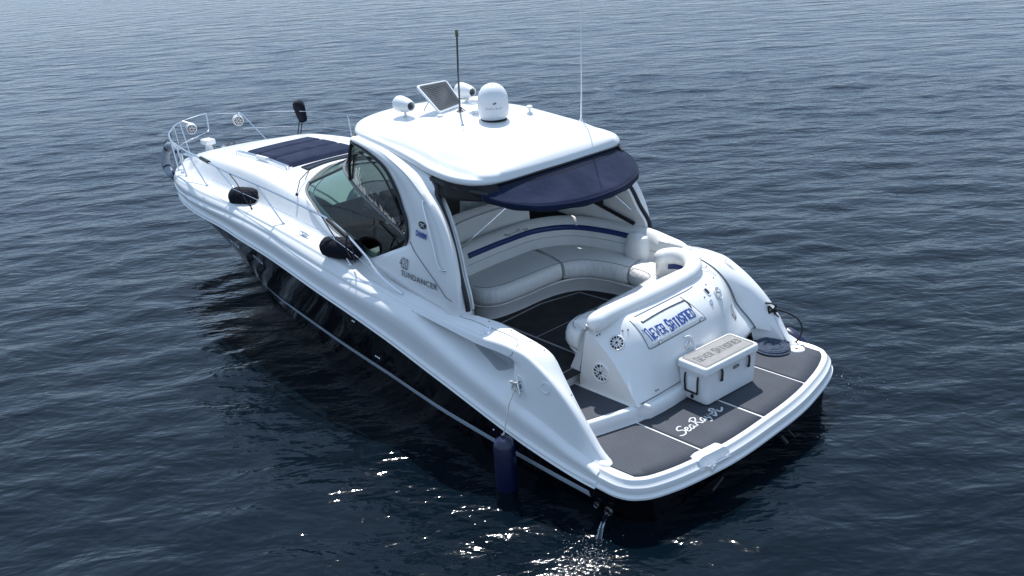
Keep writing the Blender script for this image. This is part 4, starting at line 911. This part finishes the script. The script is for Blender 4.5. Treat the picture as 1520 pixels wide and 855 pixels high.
for sd_ in (1, -1):
    m = MB(); m.grid([[((lb_[i]*(1-k)+la[i]*k)[0], sd_*((lb_[i]*(1-k)+la[i]*k)[1]-.085), (lb_[i]*(1-k)+la[i]*k)[2]) for k in np.linspace(-.01, .97, 8)] for i in range(0, 34)]); m.build('inner_side_lining', GEL2, Yt)
    m = MB(); m.tube([(q[0]-.02, sd_*(q[1]-.08), q[2]) for q in lb_[2:30]], .014, n=6); m.build('lining_edge', GEL2, Yt)
m = MB(); m.box((3.55, -1.345, 2.04), (.09, .03, .14)); m.build('wall_handle', BLKM, Yt, bevel=.012)
m = MB(); m.tube([(4.35, -1.32, 2.2), (3.1, -1.50, 1.76)], .028, n=6); m.build('opening_bar', BLK, Yt)

# ------------------------------------------------------------------ foredeck fittings
# sunpad
pad = empty('sun_pad'); pad.parent = Yt
def padedge(x): return .66-.04*(x-8.15)/1.5
for a, b in ((8.16, 8.68), (8.69, 9.18), (9.19, 9.62)):
    m = MB(); G = []
    for x in np.linspace(a, b, 10):
        e = min(x-a, b-x)/.05; h = .034*(1-(1-min(1, e))**2)**.5 if e < 1 else .034; hw = padedge(x)+.0; xx = x
        G.append([(xx+.10*(1-(y/hw)**2)*(0), y, zdeck(xx, y)+(h+.012 if abs(y) < hw-.001 else 0)) for y in np.linspace(-hw, hw, 25)])
    m.grid(G); m.build('pad_cushion', NAVY, pad, ang=60)
m = MB(); m.grid([[(8.10, y, zdeck(8.1, y)+.004) for y in np.linspace(-.64, .64, 20)], [(8.165, y, zdeck(8.16, y)+.05) for y in np.linspace(-.64, .64, 20)]]); m.build('pad_skirt', NAVY, pad)
for s in (1,):
    P = [(8.10, .72*s), (8.6, .71*s), (9.1, .69*s), (9.75, .66*s)]
    for o_ in (0, .045):
        m = MB(); m.tube([(x, y+o_*s, zdeck(x, y)+.05) for x, y in P], .011); m.tube([(9.75, (.66+o_)*s, zdeck(9.75, .66)+.05), (9.78, (.66+o_)*s, zdeck(9.75, .66))], .01)
        m.tube([(8.1, (.72+o_)*s, zdeck(8.1, .72)+.05), (8.08, (.72+o_)*s, zdeck(8.1, .72))], .01); m.build('pad_rail', CHROME, pad)
    m = MB(); m.box((8.85, .735, zdeck(8.85, .7)+.05), (.34, .05, .05)); m.build('rail_clamp', PLAST, pad, bevel=.01)
m = MB(); G = [[(7.90-.09*(y/.5)**2, y, zdeck(7.9, y)+.010), (8.05-.03*(y/.5)**2, y, zdeck(8.05, y)+.012)] for y in np.linspace(-.5, .56, 20)]; m.grid(G); m.build('deck_skylight', DGLASS, Yt, solid=.01)
# windlass
wl = empty('windlass'); wl.parent = Yt; zz = zdeck(12.15, 0)
m = MB(); m.box((12.20, .03, zz+.17), (.26, .20, .10)); m.lathe([(.075, 0), (.07, .05), (.055, .13)], Matrix.Translation((12.20, .03, zz)), 0, 18); m.build('windlass_body', PLAST, wl, bevel=.025)
m = MB(); m.lathe([(.001, .07), (.04, .07), (.045, .05), (.03, .035), (.045, .015), (.05, 0)], Matrix.Translation((11.95, -.14, zz+.01)), 0, 18); m.build('gypsy', CHROME, wl)
m = MB()
for k in range(14): 
    x = 12.12-.02*k; y = -.10-.026*k+.03*math.sin(k*1.3); M_ = Matrix.Translation((x, y, zdeck(x, y)+.025+.015*(k % 2))) @ Matrix.Rotation(k*1.4, 4, 'Z') @ Matrix.Rotation(R(90)*(k % 2), 4, 'X')
    m.tube([M_ @ Vector((.028*math.cos(a), .017*math.sin(a), 0)) for a in np.linspace(0, 2*math.pi, 13)[:-1]], .007, n=5, closed=True)
m.build('anchor_chain', STEELD, wl)
m = MB(); m.box((13.12, 0, zdeck(13.1, 0)+.02), (.5, .16, .035)); m.build('anchor_roller', CHROME, Yt, bevel=.01)
p, n = onside(11.55, 1.62)
# foredeck inner moulding line, spotlight
m = MB(); m.lathe([(.05, 0), (.05, .02), (.03, .04), (.03, .10), (.05, .13), (.001, .16)], Matrix.Translation((8.9, -1.25, zdeck(8.9, -1.25))), 0, 14); m.build('deck_vent', PLAST, Yt)

# bow rails
railp = [(3.98, 1.78, 1.60), (4.30, 1.83, 1.76), (4.65, 1.80, 1.96), (5.3, 1.76, 2.22), (6.1, 1.73, 2.31), (7.2, 1.68, 2.38), (8.45, 1.58, 2.40), (9.8, 1.38, 2.40), (10.6, 1.21, 2.36), (11.3, 1.05, 2.335), (11.8, .91, 2.33), (12.25, .73, 2.34), (12.6, .50, 2.36), (12.86, .27, 2.38), (12.98, .03, 2.40), (13.0, -.2, 2.42), (12.98, -.40, 2.44)]
RP = catmull(railp, 160)
rail = empty('bow_rail'); rail.parent = Yt
m = MB(); m.tube(RP, .0155, n=8); m.build('handrail', CHROME, rail)
m = MB(); m.tube(catmull([(12.98, -.40, 2.44), (12.72, -.27, 2.18), (12.62, -.1, 2.14), (12.55, .2, 2.10), (12.35, .50, 2.08), (12.0, .72, 2.06)], 30), .010, n=6); m.build('mid_rail', CHROME, rail)
for x, y, tx_, ty, tz in ((12.62, .40, 12.7, .42, 2.37), (11.45, 1.02, 12.1, .79, 2.335), (10.7, 1.22, 11.3, 1.05, 2.335), (9.66, 1.36, 10.55, 1.22, 2.36), (8.30, 1.45, 8.85, 1.53, 2.40), (6.95, 1.58, 7.4, 1.665, 2.385), (5.12, 1.72, 5.62, 1.75, 2.26)):
    p = ondeck(x, y)[0]; m = MB(); m.tube([p, (tx_, ty, tz)], .0125, n=8); m.lathe([(.03, 0), (.028, .008), (.015, .02)], Matrix.Translation(p), 0, 12); m.build('stanchion', CHROME, rail)
SR = [(12.98, -.42, 2.44), (12.33, -.80, 2.45), (11.35, -1.42, 2.47), (10.0, -1.72, 2.48), (8.5, -1.72, 2.46), (6.5, -1.74, 2.35), (4.6, -1.8, 1.9)]
m = MB(); m.tube(catmull(SR, 60), .006, n=6); m.tube(catmull([(x, y, z-.30) for x, y, z in SR[1:6]], 50), .005, n=6); m.build('lifeline', CHROME, rail)
for (a, b) in (((12.33, -.80, 2.45), (11.6, -1.0, 0)), ((10.0, -1.72, 2.48), (9.6, -1.5, 0)), ((12.98, -.40, 2.44), (12.72, -.27, 2.18)), ((12.9, .2, 2.39), (12.4, .32, 0)), ((8.0, -1.72, 2.45), (7.6, -1.6, 0))):
    b = Vector(b); 
    if b.z == 0: b = ondeck(b.x, b.y)[0]
    m = MB(); m.tube([a, b], .0115, n=8); m.build('stanchion', CHROME, rail)
m = MB(); m.tube(catmull([(9.2, 1.47, 2.12), (8.5, 1.53, 2.12), (7.2, 1.63, 2.10), (5.6, 1.74, 2.02), (4.8, 1.78, 1.86), (4.4, 1.80, 1.72)], 50), .005, n=5); m.build('mid_wire', CHROME, rail)
# rail speakers
for c, top in (((12.84, .02, 2.24), (12.95, .12, 2.39)), ((12.40, -.76, 2.30), (12.36, -.79, 2.45))):
    c = Vector(c); d = Vector((-1, .35, -.12)).normalized(); M_ = frame(c, d); m = MB()
    m.lathe([(.001, -.15), (.06, -.14), (.09, -.11), (.105, -.05), (.108, .0), (.105, .02)], M_, 0, 24); m.tube([c+Vector((0, 0, .09)), top], .02); rs = m.build('rail_speaker', PLAST, rail)
    speaker(c+d*.02, d, .10, rail)
# dark block on the pulpit corner
m = MB(); m.tube([(9.62, 1.40, 2.405), (9.2, 1.47, 2.405)], .030, n=8); m.build('rail_sleeve', BLK, rail)
m = MB(); m.tube([(5.45, 1.765, 2.25), (5.0, 1.785, 2.115)], .028, n=8); m.build('rail_sleeve', BLK, rail)

# ================================================================== loose things
# life ring on the bow rail
c = A([12.42, .70, 1.83]); nrm = Vector((-.05, 1, .18)).normalized(); M_ = frame(c, nrm); ring = empty('life_ring', c)
inv = Matrix.Translation(-Vector(c))
m = MB(); m.tube([inv @ M_ @ Vector((.25*math.cos(a), .27*math.sin(a), 0)) for a in np.linspace(0, 2*math.pi, 41)[:-1]], .075, n=14, closed=True); m.build('ring_body', GREY, ring)
m = MB()
for a in (.6, 2.2, 3.8, 5.4):
    e = A([math.cos(a), math.sin(a), 0]); tn = A([-math.sin(a), math.cos(a), 0]); P = []
    for k in range(-3, 4):
        th = a+k*.03; cc = Vector((.25*math.cos(th), .27*math.sin(th), 0)); P.append([inv @ M_ @ (cc+Vector((math.cos(th)*.079*math.cos(q), math.sin(th)*.079*math.cos(q), .079*math.sin(q)))) for q in np.linspace(0, 2*math.pi, 15)[:-1]])
    m.grid(P, cv=True)
m.build('ring_band', NAVYV, ring)
m = MB(); m.tube(catmull([inv @ M_ @ Vector(((.31+.05*math.sin(4*a))*math.cos(a), (.33+.05*math.sin(4*a))*math.sin(a), .03)) for a in np.linspace(0, 2*math.pi, 25)], 80), .008, n=5); m.tube([inv @ M_ @ Vector((0, .34, 0)), inv @ Vector((12.42, .62, 2.35))], .008, n=5); m.build('grab_line', ROPEB, ring)
tag(ring, 'grey life ring with dark bands hung outside the bow rail', 'life ring')

# black fenders lying on the side deck
def lyfender(loc, az, L_, r_, lab, tilt=0):
    e = empty('black_fender', loc); m = MB(); M_ = Matrix.Rotation(az, 4, 'Z') @ Matrix.Rotation(R(90)+tilt, 4, 'Y')
    pr = [(.001, -L_/2), (r_*.3, -L_/2+.0), (r_*.62, -L_/2+.02), (r_*.88, -L_/2+.06), (r_, -L_/2+.13), (r_*1.02, 0), (r_, L_/2-.13), (r_*.88, L_/2-.06), (r_*.62, L_/2-.02), (r_*.3, L_/2), (.001, L_/2)]
    m.lathe(pr, M_, 0, 28); m.build('fender_cover', NAVYF, e)
    for s in (1, -1):
        m = MB(); m.lathe([(.001, s*(L_/2+.03)), (.03, s*(L_/2+.028)), (.034, s*(L_/2-.01))], M_, 0, 12); m.build('fender_end_cap', BLK, e)
    tag(e, lab, 'fender', 'black fenders lying on the port side deck'); return e
f1 = lyfender((8.30, 1.43, 1.985), R(24), .50, .150, 'black cylindrical fender lying on the port side deck nearer the bow')
f2 = lyfender((5.35, 1.68, 1.86), R(20), .62, .140, 'black cylindrical fender lying on the port side deck beside the windscreen')
m = MB(); m.tube(catmull([(7.98, 1.5, 2.0), (7.9, 1.55, 1.90), (7.86, 1.56, 1.92), (7.95, 1.60, 2.05), (8.1, 1.6, 2.25), (8.35, 1.59, 2.40)], 30), .008, n=6); a = m.build('fender_line', ROPEB); tag(a, 'black cord running from the forward fender up to the bow rail', 'rope')
m = MB(); m.tube(catmull([(5.0, 1.74, 1.86), (4.9, 1.79, 1.80), (4.86, 1.82, 1.9), (4.92, 1.80, 2.05), (5.0, 1.79, 2.12), (5.05, 1.80, 1.95), (4.97, 1.80, 1.84)], 40), .009, n=6); a = m.build('fender_line', ROPEB); tag(a, 'black cord looped round the rail beside the fender at the windscreen', 'rope')

# hanging navy fender at port quarter
p, n = onside(1.87, 1.12)
hf = empty('navy_fender', (1.90, 2.17, .25)); m = MB(); r_ = .118
m.lathe([(.001, .40), (.025, .40), (.03, .37), (.06, .355), (.095, .33), (r_, .27), (r_*1.02, 0), (r_, -.27), (.095, -.33), (.06, -.355), (.03, -.37), (.001, -.40)], Matrix.Identity(4), 0, 32)
m.build('fender_body', NAVYV, hf); m = MB(); m.tube([(0, 0, .38), (-.01, -.10, .72), (-.03, -.17, .86)], .008, n=6); m.build('fender_rope', ROPEW, hf)
m = MB(); kn = A([p.x+.04, p.y+.055, p.z+.02])-A([1.90, 2.17, .25])
m.tube(catmull([kn+A([.05*math.sin(k*1.9), .02*math.cos(k*2.3), .05*math.cos(k*1.1)]) for k in range(12)], 70), .011, n=6); m.tube(catmull([kn, kn+A([-.06, .02, -.04]), kn+A([-.10, .02, -.10])], 8), .009, n=6); m.tube([kn, (-.03, -.17, .86)], .008, n=6); m.build('knot', ROPEW, hf)
tag(hf, 'navy vinyl fender hanging on a white rope from the port stern cleat', 'fender')
m = MB(); sf = empty('navy_fender', (.98, -2.12, .44)); sf.scale = (.62, .85, .8); m.lathe([(.001, .30), (.03, .30), (.075, .27), (.11, .20), (.115, 0), (.11, -.2), (.075, -.27), (.001, -.3)], Matrix.Rotation(R(72), 4, 'Y') @ Matrix.Rotation(R(0), 4, 'Z'), 0, 28); m.build('fender_body', NAVYV, sf)
m = MB(); m.tube([(.2, .02, .05), (.1, .16, .28)], .008, n=6); m.build('fender_rope', ROPEB, sf)
tag(sf, 'navy fender at the starboard quarter, only its end showing beyond the platform', 'fender')

# dark bundle tied on starboard quarter cleat
m = MB(); c = A([1.10, -1.80, .82])
cp = A(onside(1.12, .80, -1)[0]); c = A([1.13, -1.75, .93])
def rcurve(c, r_, n, seed, sx=1, sy=1, sz=1):
    rs = np.random.RandomState(seed); return catmull([c+rs.uniform(-1, 1, 3)*A([sx, sy, sz])*r_ for _ in range(n)], n*7)
m.tube(rcurve(c, .10, 16, 3, 1.1, .6, .9), .012, n=6); m.tube(catmull([c, c+A([-.10, -.03, .02]), c+A([-.28, -.12, -.06]), c+A([-.36, -.14, -.20]), c+A([-.35, -.05, -.34]), c+A([-.26, .0, -.37])], 30), .012, n=6)
a = m.build('mooring_line', ROPEB); tag(a, 'black mooring line bundled on the starboard stern cleat and dropping to the platform', 'rope')
# flat coiled navy rope
m = MB(); P = []
for t in np.linspace(0, 1, 620):
    an = t*2*math.pi*10.5; rr_ = .012+.235*t; P.append((rr_*math.cos(an), rr_*math.sin(an), .012+.006*math.sin(t*60)))
m.tube(P, .0125, n=7); P = []
for t in np.linspace(.45, 1, 300):
    an = -t*2*math.pi*9.5+1; rr_ = .012+.225*t; P.append((rr_*math.cos(an)+.006, rr_*math.sin(an)-.008, .034+.004*math.sin(t*40)))
m.tube(P, .012, n=7); a = m.build('rope_coil', ROPEN); a.location = (.93, -1.49, .562); a.scale = (.92, .92, 1); tag(a, 'flat spiral coil of navy rope lying on the swim platform', 'rope coil')

# cooler
ck = empty('cooler_box', (.862, -.215, .566)); ck.rotation_euler = (0, 0, R(-4.5)); ck.scale = (1.06, 1.075, 1.10)
Lx, Ly = .40, .86
m = MB(); G = []
for z, k in ((0, .90), (.02, .925), (.10, .935), (.20, .95), (.33, .975), (.335, .985)):
    o1 = rrect(Lx*k, Ly*k, .045, 5); G.append([(a-Lx*k/2, b-Ly*k/2, z+.012) for a, b in o1])
m.grid(G, cv=True); m.poly(G[0]); m.poly(G[-1]); body = m.build('cooler_body', COOL, ck, ang=50)
m = MB(); G = []
for z, k in ((.335, 1.0), (.338, 1.02), (.36, 1.03), (.395, 1.02), (.412, .995), (.418, .96)):
    o1 = rrect(Lx+.03*(k-1)*30*.5+.0, Ly+.03*(k-1)*30*.5, .05, 5); w0, h0 = Lx*k+.0, Ly+(k-1)*.4; o1 = rrect(w0, h0, .045, 5); G.append([(a-w0/2, b-h0/2, z+.012) for a, b in o1])
m.grid(G, cv=True); m.poly(G[0]); m.poly(G[-1]); lidc = m.build('cooler_lid', COOL, ck, ang=50)
m = MB(); o1 = rrect(Lx*.86, Ly*.92, .03, 5); m.extr([(a-Lx*.43, b-Ly*.46) for a, b in o1], lambda a, b: (a, b, .429), lambda a, b: (a, b, .436)); m.build('lid_pad', CLPAD, lidc, bevel=.002)
m = MB()
for q in jag('NEVER SATISFIED'): m.poly([(-.055+.125*b, .345-.69*a, .4375) for a, b in q])
m.build('lid_lettering', mat('engraved_grey', (.11, .11, .11), .8), lidc, ang=0, merge=0, recalc=False)
m = MB(); o1 = rrect(Lx*.80, Ly*.88, .02, 4); P = [(a-Lx*.40, b-Ly*.44, .4368) for a, b in o1]; m.tube(P, .0018, n=4, closed=True); m.build('pad_border_line', LETGREY, lidc)
for y in (.20, -.24):
    m = MB(); m.tube(catmull([(-.212, y, .365), (-.222, y, .34), (-.218, y-.005, .28), (-.208, y-.01, .23)], 14), [.016]*10+[.014, .016, .022, .02], n=8, sq=.6); m.build('lid_latch', BLK, body)
m = MB(); m.box((-.2085, -.045, .305), (.006, .085, .03), 0); m.build('badge', STEELD, body)
m = MB(); V, F = text2d('YETI'); V = fit(V, .062, .016); m.add([(-.2125, -.014-a, .297+b) for a, b in V], F); m.build('badge_lettering', PLAST, body, ang=0)
for s in (1, -1):
    y = s*.425; m = MB(); m.tube(catmull([(.085, y*.98, .31), (.085, y*1.01, .25), (.08, y, .13), (.06, y, .115), (-.06, y, .115), (-.08, y, .13), (-.085, y*1.01, .25), (-.085, y*.98, .31)], 30), .010, n=6); m.build('rope_handle', BLK, body)
    m = MB(); m.box((0, y*.978, .2), (.13, .008, .15)); m.build('handle_recess', COOL, body, bevel=.003)
m = MB(); m.lathe([(.001, .014), (.02, .012), (.022, 0)], frame((0, .402, .06), (0, 1, 0)), 0, 14); m.build('drain_plug', BLK, body)
for a, b in ((.13, .33), (-.13, .33), (.13, -.33), (-.13, -.33)):
    m = MB(); m.lathe([(.03, 0), (.032, .02)], Matrix.Translation((a, b, -.004)), 0, 14); m.poly([(a+.03*math.cos(t), b+.03*math.sin(t), -.004) for t in np.linspace(0, 6.28, 13)[:-1]]); m.build('foot', BLK, ck)
tag(ck, 'white ice chest with grey lettered lid pad standing on the swim platform', 'cooler')

# covered boathook bundle on starboard rail
e = empty('fender_rack_cover', (11.33, -1.52, 2.5)); m = MB()
m.lathe([(.001, .16), (.06, .155), (.10, .12), (.115, .04), (.10, -.10), (.085, -.22), (.06, -.26), (.001, -.27)], Matrix.Rotation(R(-6), 4, 'X') @ Matrix.Rotation(R(8), 4, 'Y'), 0, 16); m.build('cover', NAVYF, e)
for d in (-.05, .05):
    m = MB(); p = ondeck(11.05+d, -1.2)[0]; m.tube([(d, 0, -.2), (p.x-11.33, p.y+1.52, p.z-2.5)], .010, n=6); m.build('leg', BLKM, e)
tag(e, 'dark navy cloth cover on thin legs standing at the far rail of the foredeck', 'covered rack')

# cup on the helm counter
m = MB(); m.lathe([(.001, 0), (.035, 0), (.042, .09), (.04, .092)], Matrix.Identity(4), 0, 18); cp_ = empty('drink_cup', (4.9, .34, 2.10)); m.build('cup_body', REDC, cp_); m = MB(); m.lathe([(.044, .09), (.046, .10), (.03, .12), (.001, .122)], Matrix.Identity(4), 0, 18); m.build('cup_lid', PLAST, cp_)
tag(cp_, 'red drinks cup with a white lid on the dark counter inside the cabin opening', 'cup')

# ------------------------------------------------------------------ sea
def waves():
    rs = np.random.RandomState(11); out = []; wd = math.atan2(fw[1], fw[0])+R(8)
    for k in range(90):
        lam = .5*(4.0/.5)**rs.rand(); th = wd+rs.normal(0, .55)+(math.pi if rs.rand() < .25 else 0)
        amp = .0105*lam**.85*rs.uniform(.4, 1.2)*(1 if lam < 2.5 else .7); out.append((2*math.pi/lam*math.cos(th), 2*math.pi/lam*math.sin(th), amp*.16, rs.uniform(0, 6.28), lam))
    return out
NA = 1300; r1 = np.arange(0.05, 24, .085); r2 = 24*np.exp(np.arange(1, 330)*.0145); rads = np.concatenate([r1, r2]); th = np.linspace(0, 2*math.pi, NA, endpoint=False)
X = 3.5+rads[:, None]*np.cos(th)[None]; Y = 0.0+rads[:, None]*np.sin(th)[None]; Z = np.zeros_like(X); DX = np.zeros_like(X); DY = np.zeros_like(X)
sp_ = np.gradient(rads)[:, None]; sp_ = np.maximum(sp_, rads[:, None]*2*math.pi/NA)
for kx, ky, a, ph, lam in waves():
    fade = np.clip((lam/sp_-2.5)/3, 0, 1); p_ = kx*X+ky*Y+ph; k_ = math.hypot(kx, ky); Z += a*np.cos(p_)*fade; DX -= .8*a*kx/k_*np.sin(p_)*fade; DY -= .8*a*ky/k_*np.sin(p_)*fade
# patches of stronger and calmer water
V = np.stack([X+DX, Y+DY, Z], -1).reshape(-1, 3); nr = len(rads)
idx = np.arange(nr*NA).reshape(nr, NA); a = idx[:-1]; b = idx[1:]; F = np.stack([a, b, np.roll(b, -1, 1), np.roll(a, -1, 1)], -1).reshape(-1, 4)
me = bpy.data.meshes.new('water'); me.vertices.add(len(V)); me.vertices.foreach_set('co', V.ravel()); me.loops.add(F.size); me.loops.foreach_set('vertex_index', F.ravel().astype(np.int32)); me.polygons.add(len(F))
me.polygons.foreach_set('loop_start', (np.arange(len(F))*4).astype(np.int32)); me.polygons.foreach_set('use_smooth', np.ones(len(F), bool)); me.update(calc_edges=True); me.validate()
sea = bpy.data.objects.new('water', me); COL.objects.link(sea); tag(sea, kind='structure')
W = bpy.data.materials.new('sea_water'); W.use_nodes = True; N = W.node_tree.nodes; L = W.node_tree.links; B = N['Principled BSDF']
B.inputs['Base Color'].default_value = (.0012, .0044, .0082, 1); B.inputs['Roughness'].default_value = .07; B.inputs['IOR'].default_value = 1.333
tc = N.new('ShaderNodeTexCoord'); mp = N.new('ShaderNodeMapping'); mp.inputs['Rotation'].default_value = (0, 0, -(math.atan2(fw[1], fw[0]))); L.new(tc.outputs['Object'], mp.inputs[0])
def nz(scale, det, sx, sy, rough=.55):
    mm = N.new('ShaderNodeMapping'); mm.inputs['Scale'].default_value = (sx, sy, 1); L.new(mp.outputs[0], mm.inputs[0])
    n = N.new('ShaderNodeTexNoise'); n.inputs['Scale'].default_value = scale; n.inputs['Detail'].default_value = det; n.inputs['Roughness'].default_value = rough; n.inputs['Distortion'].default_value = .35; L.new(mm.outputs[0], n.inputs[0]); return n.outputs['Fac']
def mth(op, a, b):
    q = N.new('ShaderNodeMath'); q.operation = op
    for i, v in enumerate((a, b)):
        if isinstance(v, (int, float)): q.inputs[i].default_value = v
        else: L.new(v, q.inputs[i])
    return q.outputs[0]
wp = N.new('ShaderNodeMapRange'); wp.inputs['From Min'].default_value = .35; wp.inputs['From Max'].default_value = .65; wp.inputs['To Min'].default_value = .55; wp.inputs['To Max'].default_value = 1.3; L.new(nz(.07, 3, 1.0, .5), wp.inputs[0])
dd_ = N.new('ShaderNodeVectorMath'); dd_.operation = 'LENGTH'; L.new(tc.outputs['Object'], dd_.inputs[0])
fr_ = N.new('ShaderNodeMapRange'); fr_.inputs['From Min'].default_value = 12; fr_.inputs['From Max'].default_value = 60; fr_.inputs['To Min'].default_value = .0; fr_.inputs['To Max'].default_value = .34; L.new(dd_.outputs['Value'], fr_.inputs[0])   # chop the mesh no longer carries far out
h = mth('ADD', mth('ADD', mth('MULTIPLY', nz(.75, 2, 1.0, .45), fr_.outputs[0]), mth('MULTIPLY', nz(1.9, 3, 1.0, .5), .075)), mth('MULTIPLY', nz(5.0, 3, 1.0, .5), mth('MULTIPLY', wp.outputs[0], .026)))
h = mth('ADD', h, mth('MULTIPLY', nz(20, 2, 1.0, .6), .0022))
for cx_, cy_, rad_, am_ in ((.45, 2.5, .75, .022), (.30, -2.35, .45, .012), (1.8, 2.75, .8, .006)):   # water stirred by the outlets
    sb = N.new('ShaderNodeVectorMath'); sb.operation = 'DISTANCE'; L.new(tc.outputs['Object'], sb.inputs[0]); sb.inputs[1].default_value = (cx_, cy_, 0)
    mr = N.new('ShaderNodeMapRange'); mr.interpolation_type = 'SMOOTHSTEP'; mr.inputs['From Min'].default_value = 0; mr.inputs['From Max'].default_value = rad_; mr.inputs['To Min'].default_value = am_; mr.inputs['To Max'].default_value = 0; L.new(sb.outputs['Value'], mr.inputs[0])
    h = mth('ADD', h, mth('MULTIPLY', nz(16, 3, 1, 1), mr.outputs[0]))
bp_ = N.new('ShaderNodeBump'); bp_.inputs['Strength'].default_value = 1; bp_.inputs['Distance'].default_value = 1.0; L.new(h, bp_.inputs['Height']); L.new(bp_.outputs[0], B.inputs['Normal'])
me.materials.append(W)

# cooling-water stream and the froth it makes
FO = mat('froth', (.75, .78, .80), .4)
m = MB(); m.tube(catmull([(.70, 1.90, .10), (.66, 2.0, .09), (.62, 2.10, .05), (.57, 2.2, -.01), (.55, 2.24, -.05)], 16), np.linspace(.014, .034, 16), n=8); a = m.build('cooling_water_stream', glass('running_water', (.75, .8, .85), 1.4)); tag(a, 'thin stream of cooling water falling from the port exhaust outlet', 'water stream', kind='stuff')
m = MB(); rs = np.random.RandomState(5)
def blob(p, r_):
    V = A([(1, 0, 0), (-1, 0, 0), (0, 1, 0), (0, -1, 0), (0, 0, 1), (0, 0, -1)])*r_+p; m.add(V, [(0, 2, 4), (2, 1, 4), (1, 3, 4), (3, 0, 4), (2, 0, 5), (1, 2, 5), (3, 1, 5), (0, 3, 5)])
for _ in range(170):
    r_ = abs(rs.normal(0, .22)); an = rs.uniform(0, 6.28); blob(A([.48+r_*math.cos(an)*1.0, 2.42+r_*math.sin(an)*.9, .004+rs.uniform(-.01, .02)]), rs.uniform(.0015, .0045))
for _ in range(50):
    blob(A([.35+rs.normal(0, .25), -2.35+rs.normal(0, .28), .01]), rs.uniform(.002, .004))
a = m.build('froth', FO, merge=0); tag(a, 'white bubbles floating where the cooling water hits the sea', 'froth', kind='stuff')
